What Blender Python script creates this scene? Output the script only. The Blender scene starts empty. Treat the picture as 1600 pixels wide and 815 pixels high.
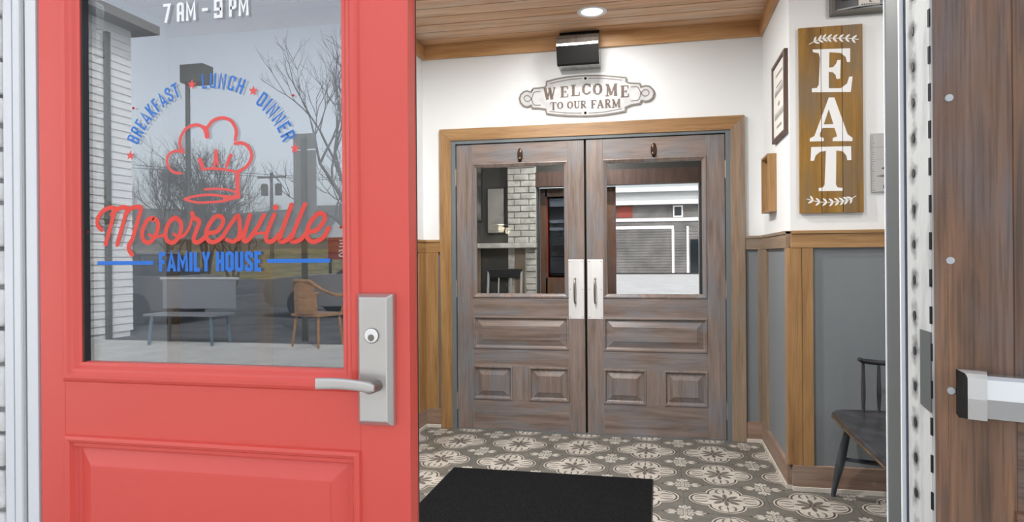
import bpy, bmesh, math, random, json
from mathutils import Matrix, Vector, noise
from mathutils.geometry import tessellate_polygon
random.seed(7)
S = bpy.context.scene
COL = S.collection
# ------------------------------------------------------------------ camera
cam_d = bpy.data.cameras.new('camera'); cam = bpy.data.objects.new('camera', cam_d); COL.objects.link(cam); S.camera = cam
cam_d.sensor_width = 36; cam_d.lens = 36*1067/1600; cam_d.clip_start = .05; cam_d.clip_end = 1000
cam_d.shift_y = -7.5/1600
YAW, ROLL = math.radians(12.16), math.radians(.43)
F = Vector((-math.sin(YAW), math.cos(YAW), 0)); R0 = Vector((math.cos(YAW), math.sin(YAW), 0)); U0 = Vector((0, 0, 1))
Rv = R0*math.cos(ROLL) - U0*math.sin(ROLL); Uv = U0*math.cos(ROLL) + R0*math.sin(ROLL)
mw = Matrix((Rv, Uv, -F)).transposed().to_4x4(); mw.translation = (0, 0, 1.23); cam.matrix_world = mw
# ------------------------------------------------------------------ light
w = bpy.data.worlds.new('sky'); S.world = w; w.use_nodes = True
nt = w.node_tree; bg = nt.nodes['Background']
sky = nt.nodes.new('ShaderNodeTexSky'); sky.sky_type = 'NISHITA'; sky.sun_disc = False
sky.sun_elevation = math.radians(42); sky.sun_rotation = math.radians(35); sky.dust_density = 3.5; sky.air_density = 1.0; sky.ozone_density = 1.5
hs = nt.nodes.new('ShaderNodeHueSaturation'); hs.inputs['Saturation'].default_value = .30
nt.links.new(sky.outputs[0], hs.inputs['Color']); nt.links.new(hs.outputs[0], bg.inputs[0]); bg.inputs[1].default_value = .46
sd = bpy.data.lights.new('sun', 'SUN'); sd.energy = 4.2; sd.angle = math.radians(1.5); sd.color = (1, .96, .9)
sun = bpy.data.objects.new('sun', sd); COL.objects.link(sun)
el, az = math.radians(42), math.radians(-35)      # behind the building, so the entrance stands in its shade
sv = Vector((math.sin(-az)*math.cos(el), math.cos(az)*math.cos(el), math.sin(el)))
sun.rotation_euler = sv.to_track_quat('Z', 'Y').to_euler(); sun.location = (0, 20, 20)
S.view_settings.view_transform = 'Standard'; S.view_settings.look = 'None'; S.view_settings.exposure = 0.0; S.view_settings.gamma = 1; S.view_settings.use_curve_mapping = False
CAN_W = 48.0       # watts of one recessed ceiling lamp

# ------------------------------------------------------------------ node helpers
class N:
    tree = None
    def __init__(s, v): s.v = v
def _m(op, *a):
    n = N.tree.nodes.new('ShaderNodeMath'); n.operation = op
    for i, x in enumerate(a):
        if isinstance(x, N): N.tree.links.new(x.v, n.inputs[i])
        else: n.inputs[i].default_value = x
    return N(n.outputs[0])
for nm, op in (('add', 'ADD'), ('sub', 'SUBTRACT'), ('mul', 'MULTIPLY'), ('truediv', 'DIVIDE')):
    setattr(N, '__%s__' % nm, lambda a, b, op=op: _m(op, a, b)); setattr(N, '__r%s__' % nm, lambda a, b, op=op: _m(op, b, a))
def nabs(a): return _m('ABSOLUTE', a)
def nmin(a, b): return _m('MINIMUM', a, b)
def nmax(a, b): return _m('MAXIMUM', a, b)
def nsqrt(a): return _m('SQRT', a)
def lt(a, b): return _m('LESS_THAN', a, b)
def gt(a, b): return _m('GREATER_THAN', a, b)
def frac(a): return _m('FRACT', a)

def mat(name, col=(.8, .8, .8), rough=.5, metal=0, spec=.5):
    m = bpy.data.materials.new(name); m.use_nodes = True
    b = m.node_tree.nodes['Principled BSDF']
    b.inputs['Base Color'].default_value = (*col, 1); b.inputs['Roughness'].default_value = rough
    b.inputs['Metallic'].default_value = metal; b.inputs['Specular IOR Level'].default_value = spec
    return m
def noise_mat(name, c1, c2, scale=5, rough=.6, bump=0, bscale=None, stretch=(1, 1, 1), metal=0, lo=.35, hi=.65, detail=5, bdist=.002, spec=.5, world=False):
    m = mat(name, c1, rough, metal, spec); t = m.node_tree; b = t.nodes['Principled BSDF']
    if world:
        tc = t.nodes.new('ShaderNodeNewGeometry'); src = tc.outputs['Position']
    else:
        tc = t.nodes.new('ShaderNodeTexCoord'); src = tc.outputs['Object']
    mp = t.nodes.new('ShaderNodeMapping'); mp.inputs['Scale'].default_value = stretch; t.links.new(src, mp.inputs[0])
    n = t.nodes.new('ShaderNodeTexNoise'); n.inputs['Scale'].default_value = scale; n.inputs['Detail'].default_value = detail; t.links.new(mp.outputs[0], n.inputs[0])
    r = t.nodes.new('ShaderNodeValToRGB'); r.color_ramp.elements[0].color = (*c1, 1); r.color_ramp.elements[1].color = (*c2, 1)
    r.color_ramp.elements[0].position = lo; r.color_ramp.elements[1].position = hi
    t.links.new(n.outputs[0], r.inputs[0]); t.links.new(r.outputs[0], b.inputs['Base Color'])
    if bump:
        n2 = t.nodes.new('ShaderNodeTexNoise'); n2.inputs['Scale'].default_value = bscale or scale*3; n2.inputs['Detail'].default_value = 4; t.links.new(mp.outputs[0], n2.inputs[0])
        bp = t.nodes.new('ShaderNodeBump'); bp.inputs['Strength'].default_value = bump; bp.inputs['Distance'].default_value = bdist
        t.links.new(n2.outputs[0], bp.inputs['Height']); t.links.new(bp.outputs[0], b.inputs['Normal'])
    return m
def wood(name, cols, axis, rough=.45, grain=1.0, blot=None, blot_amt=.5, off=0.0, bump=.25, gdark=.75):
    """cols: ramp colours; grain runs along axis; blot: large soft stain colour; each object gets its own offset"""
    m = mat(name, cols[0], rough); t = m.node_tree; b = t.nodes['Principled BSDF']; L = t.links.new
    tc = t.nodes.new('ShaderNodeTexCoord'); oi = t.nodes.new('ShaderNodeObjectInfo')
    sc = t.nodes.new('ShaderNodeVectorMath'); sc.operation = 'SCALE'; L(oi.outputs['Random'], sc.inputs['Scale']); sc.inputs[0].default_value = (17.3, 9.1, 23.7)
    ad = t.nodes.new('ShaderNodeVectorMath'); ad.operation = 'ADD'; L(tc.outputs['Object'], ad.inputs[0]); L(sc.outputs[0], ad.inputs[1])
    st = [1, 1, 1]; st['xyz'.index(axis)] = .07
    mp = t.nodes.new('ShaderNodeMapping'); mp.inputs['Scale'].default_value = st; L(ad.outputs[0], mp.inputs[0])
    n = t.nodes.new('ShaderNodeTexNoise'); n.inputs['Scale'].default_value = 22*grain; n.inputs['Detail'].default_value = 6; n.inputs['Roughness'].default_value = .62; n.inputs['Distortion'].default_value = .6; L(mp.outputs[0], n.inputs[0])
    r = t.nodes.new('ShaderNodeValToRGB'); els = r.color_ramp.elements
    while len(els) < len(cols): els.new(.5)
    for i, c in enumerate(cols): els[i].position = .3 + .4*i/(len(cols)-1); els[i].color = (*c, 1)
    L(n.outputs[0], r.inputs[0]); out = r.outputs[0]
    if blot:
        mp2 = t.nodes.new('ShaderNodeMapping'); st2 = [1, 1, 1]; st2['xyz'.index(axis)] = .3; mp2.inputs['Scale'].default_value = st2; L(ad.outputs[0], mp2.inputs[0])
        n3 = t.nodes.new('ShaderNodeTexNoise'); n3.inputs['Scale'].default_value = 9; n3.inputs['Detail'].default_value = 5; L(mp2.outputs[0], n3.inputs[0])
        mr = t.nodes.new('ShaderNodeMapRange'); mr.inputs['From Min'].default_value = .46; mr.inputs['From Max'].default_value = .68; mr.inputs['To Max'].default_value = blot_amt; L(n3.outputs[0], mr.inputs[0])
        mx = t.nodes.new('ShaderNodeMix'); mx.data_type = 'RGBA'; L(mr.outputs[0], mx.inputs['Factor']); L(out, mx.inputs['A']); mx.inputs['B'].default_value = (*blot, 1); out = mx.outputs['Result']
    # fine dark pores
    mp3 = t.nodes.new('ShaderNodeMapping'); st3 = [1, 1, 1]; st3['xyz'.index(axis)] = .03; mp3.inputs['Scale'].default_value = st3; L(ad.outputs[0], mp3.inputs[0])
    n2 = t.nodes.new('ShaderNodeTexNoise'); n2.inputs['Scale'].default_value = 190; n2.inputs['Detail'].default_value = 3; L(mp3.outputs[0], n2.inputs[0])
    mr2 = t.nodes.new('ShaderNodeMapRange'); mr2.inputs['From Min'].default_value = .36; mr2.inputs['From Max'].default_value = .52; mr2.inputs['To Min'].default_value = gdark; L(n2.outputs[0], mr2.inputs[0])
    ml = t.nodes.new('ShaderNodeVectorMath'); ml.operation = 'SCALE'; L(out, ml.inputs[0]); L(mr2.outputs[0], ml.inputs['Scale'])
    L(ml.outputs[0], b.inputs['Base Color'])
    bp = t.nodes.new('ShaderNodeBump'); bp.inputs['Strength'].default_value = bump; bp.inputs['Distance'].default_value = .001; L(n2.outputs[0], bp.inputs['Height']); L(bp.outputs[0], b.inputs['Normal'])
    return m
def glass(name, refl, tint):
    m = bpy.data.materials.new(name); m.use_nodes = True; t = m.node_tree; t.nodes.clear()
    o = t.nodes.new('ShaderNodeOutputMaterial'); mx = t.nodes.new('ShaderNodeMixShader'); tr = t.nodes.new('ShaderNodeBsdfTransparent'); g = t.nodes.new('ShaderNodeBsdfGlossy')
    tr.inputs[0].default_value = (*tint, 1); g.inputs['Roughness'].default_value = 0; g.inputs[0].default_value = (.97, .98, 1, 1)
    mx.inputs[0].default_value = refl; t.links.new(tr.outputs[0], mx.inputs[1]); t.links.new(g.outputs[0], mx.inputs[2]); t.links.new(mx.outputs[0], o.inputs[0]); return m
def emis(name, col, st):
    m = mat(name, col); b = m.node_tree.nodes['Principled BSDF']; b.inputs['Emission Color'].default_value = (*col, 1); b.inputs['Emission Strength'].default_value = st; return m

M = {}
RED = (.70, .085, .066)
M['red'] = noise_mat('red_paint', RED, (.73, .092, .072), 3, .33, .10, 60, (1, 1, 1), bdist=.0008)
M['red_x'] = noise_mat('red_paint_grained', RED, (.73, .092, .072), 3, .33, .22, 40, (.06, 1, 1), bdist=.001)
dk = [(.125, .092, .076), (.185, .137, .114), (.225, .178, .157), (.29, .21, .168)]
for ax in 'xz': M['dark_'+ax] = wood('stained_oak_'+ax, dk, ax, .30, 1.0, (.18, .19, .21), .75, gdark=.80)
bk = [(.085, .048, .03), (.15, .078, .044), (.195, .10, .056), (.27, .135, .062)]
for ax in 'xz': M['brown_'+ax] = wood('brown_oak_'+ax, bk, ax, .42, 1.2, (.14, .125, .13), .75, gdark=.68)
ok = [(.22, .112, .040), (.32, .175, .066), (.40, .235, .10)]
og = [(.19, .13, .085), (.26, .18, .12), (.31, .235, .17)]
for ax in 'xyz':
    M['oak_'+ax] = wood('golden_oak_'+ax, ok, ax, .45, .9, gdark=.80)
    M['grey_oak_'+ax] = wood('greyed_oak_'+ax, og, ax, .5, .9, (.23, .20, .165), .7, gdark=.82)
    M['base_'+ax] = wood('brown_board_'+ax, [(.17, .10, .065), (.25, .16, .115), (.31, .21, .155)], ax, .5, .9, (.26, .21, .17), .6, gdark=.82)
for ax in 'xy': M['crown_'+ax] = wood('orange_oak_'+ax, [(.36, .18, .065), (.50, .27, .11), (.58, .35, .17)], ax, .45, .9, gdark=.85)
M['plank'] = wood('cedar_plank', [(.46, .26, .145), (.64, .40, .245), (.74, .52, .36)], 'x', .5, .7, (.62, .50, .39), .7, gdark=.85)
M['plank2'] = wood('cedar_plank_dark', [(.42, .215, .095), (.60, .34, .175), (.70, .45, .27)], 'x', .5, .7, (.58, .44, .32), .5, gdark=.85)
M['white_wall'] = noise_mat('white_wall_paint', (.73, .745, .75), (.75, .765, .77), 2, .75, .04, 200, bdist=.0004)
M['grey_panel'] = noise_mat('grey_panel_paint', (.168, .183, .194), (.180, .196, .207), 2, .6, .03, 100)
M['steel_frame'] = mat('grey_painted_steel', (.13, .15, .16), .45)
M['jamb'] = mat('dark_grey_painted_metal', (.085, .095, .095), .42)
M['alu'] = noise_mat('white_coated_aluminium', (.70, .715, .74), (.74, .755, .775), 2, .35)
M['alu_grey'] = mat('grey_aluminium', (.45, .47, .47), .4)
M['rubber'] = mat('black_rubber', (.02, .02, .022), .6)
M['gap'] = mat('dark_blue_seal', (.06, .07, .10), .6)
M['shoe'] = noise_mat('cream_floor_trim', (.50, .46, .40), (.58, .53, .47), 8, .6)
M['black'] = mat('black_gap', (.010, .010, .010), .6, 0, .15)
M['blackmetal'] = mat('black_metal', (.03, .032, .036), .35, .2)
M['satin'] = noise_mat('satin_nickel', (.50, .485, .46), (.56, .545, .52), 3, .38, .0, metal=.75)
M['steel'] = noise_mat('brushed_steel', (.72, .72, .70), (.82, .82, .80), 6, .25, .0, (1), metal=.9) if False else noise_mat('brushed_steel', (.80, .80, .79), (.90, .90, .89), 14, .32, metal=.45, stretch=(1, 1, .15))
M['bronze'] = mat('dark_bronze', (.045, .022, .012), .3, .5)
M['pull'] = mat('aged_nickel', (.22, .20, .17), .3, .8)
M['brass'] = mat('worn_brass_hinge', (.55, .48, .36), .35, .8)
M['vinyl_red'] = mat('red_vinyl', (.76, .055, .035), .5)
M['vinyl_blue'] = mat('blue_vinyl', (.012, .16, .62), .5)
M['vinyl_red_haze'] = mat('red_vinyl_hazed', (.76, .085, .075), .5)  # red vinyl made paler, with the haze of reflected sky painted in
M['vinyl_blue_haze'] = mat('blue_vinyl_hazed', (.025, .17, .56), .5)  # blue vinyl dulled to carry the same painted glass haze
M['vinyl_white'] = mat('white_vinyl', (.85, .86, .88), .5)
M['door_glass'] = glass('reflective_door_glass', .13, (.95, .97, .98))
M['tint'] = glass('tinted_film', .0, (.38, .40, .43))
M['in_glass'] = glass('inner_door_glass', .38, (.58, .60, .58))
M['clear'] = glass('window_glass', .06, (.95, .97, .97))
M['grout'] = mat('dark_grout', (.10, .095, .09), .9)
M['mat_pile'] = noise_mat('black_mat_pile', (.001, .001, .0015), (.014, .014, .015), 200, .95, .9, 420, bdist=.004, spec=.1)
M['mat_edge'] = mat('black_mat_rubber', (.012, .012, .013), .7)
M['eat_wood'] = wood('honey_stained_pine', [(.17, .082, .012), (.27, .135, .018), (.33, .18, .03)], 'z', .6, .8, (.18, .125, .07), .8, gdark=.85)
M['white_paint'] = mat('white_lettering_paint', (.78, .78, .78), .6)
M['sign_metal'] = noise_mat('distressed_tin', (.44, .44, .445), (.54, .54, .54), 18, .6, .1, 60)
M['sign_brown'] = noise_mat('rusty_brown_print', (.085, .06, .05), (.15, .105, .08), 30, .6)
M['sign_edge'] = mat('dark_tin_edge', (.17, .15, .13), .6)
M['paper'] = mat('cream_paper', (.72, .70, .66), .8)
M['ink'] = mat('dark_ink', (.08, .07, .07), .8)
M['frame_brown'] = wood('walnut_frame', [(.06, .035, .025), (.11, .065, .05), (.15, .10, .08)], 'z', .5)
M['bench'] = noise_mat('worn_black_lacquer', (.018, .018, .02), (.045, .045, .05), 9, .28, .05, 50)
M['bench_leg'] = noise_mat('worn_blue_black_lacquer', (.02, .025, .03), (.07, .085, .10), 14, .3, .1, 60, (1, 1, .2))
M['bench_edge'] = noise_mat('rubbed_wood_edge', (.05, .035, .02), (.14, .09, .045), 14, .45)
M['facade'] = noise_mat('white_painted_stone', (.62, .61, .59), (.76, .76, .75), 20, .8, .8, 40, bdist=.006)
M['mortar'] = noise_mat('grey_mortar', (.12, .12, .12), (.3, .3, .3), 30, .9, .5, 80)
M['brick_white'] = noise_mat('white_painted_brick', (.44, .44, .40), (.66, .65, .60), 14, .85, .6, 40, bdist=.006)
M['concrete'] = noise_mat('pale_concrete', (.42, .42, .41), (.52, .52, .50), 3, .85, .2, 60, world=True)
M['lot'] = noise_mat('bleached_paving', (.50, .50, .49), (.58, .58, .57), 1, .85, world=True)
M['asphalt'] = noise_mat('asphalt', (.06, .065, .07), (.11, .11, .115), 1.2, .9, world=True)
M['grass'] = noise_mat('winter_grass', (.10, .10, .03), (.24, .19, .09), .8, .95, world=True)
M['hill'] = noise_mat('wooded_hill', (.05, .05, .045), (.12, .11, .09), .12, 1, world=True)
M['bark'] = noise_mat('bare_bark', (.05, .04, .03), (.12, .10, .08), 12, .9)
M['olive'] = mat('olive_bronze_metal', (.055, .052, .035), .5)
M['signback'] = mat('weathered_aluminium', (.13, .125, .11), .7)
M['shingle'] = noise_mat('grey_shingle', (.13, .125, .12), (.21, .20, .195), 1, .9)
M['white_trim'] = mat('white_trim_paint', (.8, .8, .8), .6)
M['brickred'] = mat('brick_red_paint', (.28, .06, .04), .7)
M['car'] = mat('grey_car_paint', (.24, .23, .23), .25, .5)
M['car_white'] = mat('white_car_paint', (.7, .7, .7), .3)
M['car_glass'] = mat('dark_car_glass', (.02, .025, .03), .08)
M['tan_wood'] = wood('tan_wood', [(.24, .12, .05), (.40, .22, .10)], 'x', .45)
M['patio_grey'] = mat('grey_metal_sheet', (.26, .27, .30), .35, .5)
M['patio_blue'] = mat('blue_grey_metal', (.10, .15, .20), .45)
M['dining_wall'] = noise_mat('charcoal_wall', (.05, .05, .045), (.08, .078, .07), 2, .8)
M['dining_floor'] = wood('dark_floorboards', [(.05, .03, .02), (.10, .06, .035)], 'x', .4)
M['grey_art'] = noise_mat('grey_print', (.06, .06, .055), (.26, .25, .23), 4, .8, lo=.4, hi=.6)
M['pale_art'] = noise_mat('pale_print', (.25, .25, .22), (.36, .35, .32), 3, .8)
M['lamp_on'] = emis('lamp_lens', (1, .97, .92), 14)
M['bulb'] = emis('warm_bulb', (1, .72, .42), 6)
M['shade_in'] = mat('warm_shade_lining', (.7, .5, .3), .5)
M['roof'] = mat('roof_membrane', (.25, .25, .25), .9)
M['chrome_dark'] = noise_mat('smoked_steel', (.30, .30, .30), (.48, .48, .47), 5, .2, metal=.9, stretch=(6, 1, 1))
M['bar'] = mat('push_bar_aluminium', (.56, .56, .55), .27, .95)
M['barcap'] = mat('push_bar_cap', (.52, .51, .49), .35, .5)
M['weather'] = noise_mat('worn_white_hinge_strip', (.42, .43, .42), (.20, .21, .21), 9, .75, .5, 60, (3, 3, .6), lo=.48, hi=.78)
def smudge():
    m = M['weather']; t = m.node_tree; N.tree = t; b = t.nodes['Principled BSDF']; L = t.links.new
    tc = t.nodes.new('ShaderNodeTexCoord'); sp = t.nodes.new('ShaderNodeSeparateXYZ'); L(tc.outputs['Object'], sp.inputs[0])
    n = t.nodes.new('ShaderNodeTexNoise'); n.inputs['Scale'].default_value = 45; n.inputs['Detail'].default_value = 4; L(tc.outputs['Object'], n.inputs[0])
    dz = (frac((N(sp.outputs['Z'])+(.002))/.064)-.5)*(.064/.024); dx = (N(sp.outputs['X'])-.026)*(1/.013)
    r = nsqrt(dx*dx+dz*dz) + (N(n.outputs[0])-.5)*2.2
    mr = t.nodes.new('ShaderNodeMapRange'); mr.inputs['From Min'].default_value = .2; mr.inputs['From Max'].default_value = 1.2; mr.inputs['To Min'].default_value = .12; mr.inputs['To Max'].default_value = 1; L(r.v, mr.inputs[0])
    src = b.inputs['Base Color'].links[0].from_socket; sc = t.nodes.new('ShaderNodeVectorMath'); sc.operation = 'SCALE'; L(src, sc.inputs[0]); L(mr.outputs[0], sc.inputs['Scale']); L(sc.outputs[0], b.inputs['Base Color'])
smudge()
M['louvre'] = mat('white_blind_slat', (.85, .86, .86), .6)
def tile_mat():
    m = mat('encaustic_tile_print', (.5, .5, .5), .38); t = m.node_tree; N.tree = t; b = t.nodes['Principled BSDF']; L = t.links.new
    g = t.nodes.new('ShaderNodeNewGeometry'); sp = t.nodes.new('ShaderNodeSeparateXYZ'); L(g.outputs['Position'], sp.inputs[0])
    P = .4064
    u = nabs((frac((N(sp.outputs['X']) + (.496+P*20.5))/P) - .5)*2.0)
    v = nabs((frac((N(sp.outputs['Y']) + (-3.978+P*20.5))/P) - .5)*2.0)
    a, bb = nmax(u, v), nmin(u, v)
    def dist(x, y, cx, cy, sx=1., sy=1.): 
        dx = (x-cx)*(1/sx); dy = (y-cy)*(1/sy); return nsqrt(dx*dx+dy*dy)
    d = dist(a, bb, .435, 0) - .452                      # quatrefoil outline
    rad = dist(a, bb, 0, 0)
    inside = lt(d, 0); ring_dark = gt(d, -.085)*lt(d, -.040); rim = gt(d, 0)*lt(d, .022)
    lobe = lt(d, -.085)
    # leaf in each lobe: two crescents
    leaf = lt(dist(a, bb, .58, .13, .15, .085), 1)*gt(dist(a, bb, .58, .085, .14, .075), 1)
    tri = lt(dist(a, bb, .60, 0, .12, .022), 1)
    petal_ax = lt(dist(a, bb, .24, 0, .16, .055), 1)
    q = (a+bb)*.7071; r_ = (a-bb)*.7071                  # diagonal frame
    petal_di = lt(dist(q, r_, .24, 0, .17, .075), 1)
    core = lt(rad, .085)*gt(rad, .045)
    darkbits = nmin(leaf + tri + petal_ax + petal_di + core, N(_m('ADD', 1.0, 0.0).v))
    # star at the tile corners
    s_, t_ = 1 - a, 1 - bb; cm, cM = nmin(s_, t_), nmax(s_, t_)
    arm = lt(cm, .030 + nmax(0, .10 - 1.0*nabs(cM-.30))*.9)*lt(cM, .47)
    blob = lt(dist(cM, cm, .33, .11, .085, .035), 1) + lt(dist(cM, cm, .12, .12, .07, .07), 1)*gt(dist(cM, cm, .12, .12, .03, .03), 1)
    star = nmin(arm + blob, 1.0)*gt(d, .05)
    line = gt(d, .055)*lt(d, .075)*0
    dots = lt(nabs(cM-.52), .02)*lt(cm, .05)
    def mixc(f, A, B):
        n = t.nodes.new('ShaderNodeMix'); n.data_type = 'RGBA'
        L(f.v, n.inputs['Factor'])
        for k, c in (('A', A), ('B', B)):
            if isinstance(c, tuple): n.inputs[k].default_value = (*c, 1)
            else: L(c, n.inputs[k])
        return n.outputs['Result']
    GREY, CREAM, BROWN, TAUPE = (.125, .120, .104), (.42, .39, .345), (.070, .055, .047), (.125, .11, .095)
    c = mixc(star, GREY, CREAM); c = mixc(nmin(rim + dots, 1.0), c, BROWN); c = mixc(inside, c, CREAM); c = mixc(ring_dark, c, BROWN)
    c = mixc(lobe*darkbits, c, TAUPE)
    n = t.nodes.new('ShaderNodeTexNoise'); n.inputs['Scale'].default_value = 9; n.inputs['Detail'].default_value = 6; L(g.outputs['Position'], n.inputs[0])
    mr = t.nodes.new('ShaderNodeMapRange'); mr.inputs['From Min'].default_value = .3; mr.inputs['From Max'].default_value = .7; mr.inputs['To Min'].default_value = .8; mr.inputs['To Max'].default_value = 1.12; L(n.outputs[0], mr.inputs[0])
    sc = t.nodes.new('ShaderNodeVectorMath'); sc.operation = 'SCALE'; L(c, sc.inputs[0]); L(mr.outputs[0], sc.inputs['Scale']); L(sc.outputs[0], b.inputs['Base Color'])
    return m
M['tile'] = tile_mat()

# ------------------------------------------------------------------ mesh helpers
class MB:
    def __init__(s): s.v = []; s.f = []
    def box(s, x0, x1, y0, y1, z0, z1):
        b = len(s.v); s.v += [(x, y, z) for x in (x0, x1) for y in (y0, y1) for z in (z0, z1)]
        s.f += [tuple(b+i for i in q) for q in ((0, 1, 3, 2), (4, 6, 7, 5), (0, 4, 5, 1), (2, 3, 7, 6), (0, 2, 6, 4), (1, 5, 7, 3))]; return s
    def quad(s, *p): b = len(s.v); s.v += list(p); s.f.append(tuple(range(b, b+len(p)))); return s
    def grid(s, rings, closed=True, cap=True):
        b = len(s.v); n = len(rings[0])
        for r in rings: s.v += [tuple(p) for p in r]
        for i in range(len(rings)-1):
            for j in range(n if closed else n-1):
                k = (j+1) % n; s.f.append((b+i*n+j, b+i*n+k, b+(i+1)*n+k, b+(i+1)*n+j))
        if cap: s.f.append(tuple(b+j for j in reversed(range(n)))); s.f.append(tuple(b+(len(rings)-1)*n+j for j in range(n)))
        return s
    def tube(s, pts, rad, n=10, cap=True):
        pts = [Vector(p) for p in pts]; rr = rad if isinstance(rad, (list, tuple)) else [rad]*len(pts); rings = []
        up = None
        for i, p in enumerate(pts):
            d = (pts[min(i+1, len(pts)-1)]-pts[max(i-1, 0)]).normalized()
            if up is None: up = Vector((0, 0, 1)) if abs(d.z) < .9 else Vector((1, 0, 0))
            a = d.cross(up).normalized(); up = a.cross(d).normalized()
            rings.append([p + (a*math.cos(2*math.pi*k/n) + up*math.sin(2*math.pi*k/n))*rr[i] for k in range(n)])
        return s.grid(rings, True, cap)
    def lathe(s, prof, c=(0, 0, 0), n=32, axis='z'):
        rings = []
        for r, h in prof:
            ring = []
            for k in range(n):
                a = 2*math.pi*k/n; x, y = max(r, 1e-5)*math.cos(a), max(r, 1e-5)*math.sin(a)
                p = {'z': (x, y, h), 'y': (x, h, y), 'x': (h, x, y)}[axis]; ring.append((c[0]+p[0], c[1]+p[1], c[2]+p[2]))
            rings.append(ring)
        return s.grid(rings, True, True)
    def ring(s, x0, x1, z0, z1, prof, cap=False, y=0):
        """mitred rectangular moulding facing -y: prof = [(inset, depth)]"""
        rings = [[(x0+i, y+d, z0+i), (x1-i, y+d, z0+i), (x1-i, y+d, z1-i), (x0+i, y+d, z1-i)] for i, d in prof]
        s.grid(rings, True, False)
        if cap: b = len(s.v)-4; s.f.append((b, b+1, b+2, b+3))
        return s
    def prism(s, poly, axis, a0, a1):
        def P(p, h): return {'x': (h, p[0], p[1]), 'y': (p[0], h, p[1]), 'z': (p[0], p[1], h)}[axis]
        return s.grid([[P(p, a0) for p in poly], [P(p, a1) for p in poly]], True, True)
    def flat(s, poly, y, holes=(), depth=0):
        """filled outline in the xz plane at depth y; depth>0 gives it thickness towards -y"""
        loops = [[Vector((p[0], 0, p[1])) for p in poly]] + [[Vector((p[0], 0, p[1])) for p in h] for h in holes]
        tris = tessellate_polygon(loops); flatp = [p for l in loops for p in l]
        b = len(s.v); s.v += [(p.x, y-depth, p.z) for p in flatp]; s.f += [tuple(b+i for i in t) for t in tris]
        if depth:
            k = 0
            for l in loops:
                n = len(l); b2 = len(s.v)
                s.v += [(p.x, y-depth, p.z) for p in l] + [(p.x, y, p.z) for p in l]
                for j in range(n): s.f.append((b2+j, b2+(j+1) % n, b2+n+(j+1) % n, b2+n+j))
        return s
    def stroke(s, pts, wd, y, smooth=True, closed=False, caps=True, taper=None):
        s.k = getattr(s, 'k', 0)+1; y = y-s.k*2.5e-5
        pts = [Vector((p[0], 0, p[1])) for p in pts]
        if smooth and len(pts) > 2:
            q = []
            for i in range(len(pts)-1):
                p0, p1, p2, p3 = pts[max(i-1, 0)], pts[i], pts[i+1], pts[min(i+2, len(pts)-1)]
                for k in range(6):
                    u = k/6; q.append(.5*((2*p1)+(p2-p0)*u+(2*p0-5*p1+4*p2-p3)*u*u+(3*p1-p0-3*p2+p3)*u**3))
            q.append(pts[-1]); pts = q
        n = len(pts); L_, R_ = [], []
        for i, p in enumerate(pts):
            if closed: a, c = pts[i-1], pts[(i+1) % n]
            else: a, c = pts[max(i-1, 0)], pts[min(i+1, n-1)]
            d1 = (p-a).normalized() if (p-a).length > 1e-7 else (c-p).normalized(); d2 = (c-p).normalized() if (c-p).length > 1e-7 else d1
            t = (d1+d2); t = t.normalized() if t.length > 1e-3 else d1
            nn = Vector((-t.z, 0, t.x)); k = 1/max(.45, abs(nn.dot(Vector((-d1.z, 0, d1.x)))))
            h = wd/2*(taper(i/(n-1)) if taper else 1)
            L_.append(p+nn*h*k); R_.append(p-nn*h*k)
        b = len(s.v); s.v += [(p.x, y, p.z) for p in L_] + [(p.x, y, p.z) for p in R_]
        for i in range(n if closed else n-1): j = (i+1) % n; s.f.append((b+i, b+j, b+n+j, b+n+i))
        if caps and not closed:
            for idx in (0, -1):
                p = pts[idx]; b = len(s.v); h = wd/2*(taper(0 if idx == 0 else 1) if taper else 1)
                s.v += [(p.x+h*math.cos(a*math.pi/6), y-.00002, p.z+h*math.sin(a*math.pi/6)) for a in range(12)]; s.f.append(tuple(range(b, b+12)))
        return s
    def build(s, name, m, parent=None, bevel=0, smooth=False, loc=None, seg=2):
        me = bpy.data.meshes.new(name); me.from_pydata([tuple(p) for p in s.v], [], s.f); me.validate()
        bm = bmesh.new(); bm.from_mesh(me); bmesh.ops.recalc_face_normals(bm, faces=bm.faces)
        if bevel: 
            bmesh.ops.remove_doubles(bm, verts=bm.verts, dist=1e-6)
            bmesh.ops.bevel(bm, geom=list(bm.edges), offset=bevel, segments=seg, affect='EDGES', clamp_overlap=True, profile=.6)
        bm.to_mesh(me); bm.free()
        me.materials.append(M[m] if isinstance(m, str) else m)
        o = bpy.data.objects.new(name, me); COL.objects.link(o)
        if smooth:
            for p in me.polygons: p.use_smooth = True
            try: me.set_sharp_from_angle(angle=math.radians(40))
            except Exception: pass
        if parent is not None: o.parent = parent
        if loc: o.location = loc
        return o
def tag(o, label=None, cat=None, group=None, kind=None):
    if label: o['label'] = label
    if cat: o['category'] = cat
    if group: o['group'] = group
    if kind: o['kind'] = kind
    return o
def empty(name, loc=(0, 0, 0), rz=0, **k):
    o = bpy.data.objects.new(name, None); COL.objects.link(o); o.location = loc; o.rotation_euler = (0, 0, rz); o.empty_display_size = .1; return tag(o, **k)
def box(name, m, parent, x0, x1, y0, y1, z0, z1, bevel=0): return MB().box(x0, x1, y0, y1, z0, z1).build(name, m, parent, bevel)
def copy_tree(o, parent=None):
    c = o.copy(); COL.objects.link(c)
    if parent is not None: c.parent = parent
    for ch in list(o.children): copy_tree(ch, c)
    return c
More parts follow.
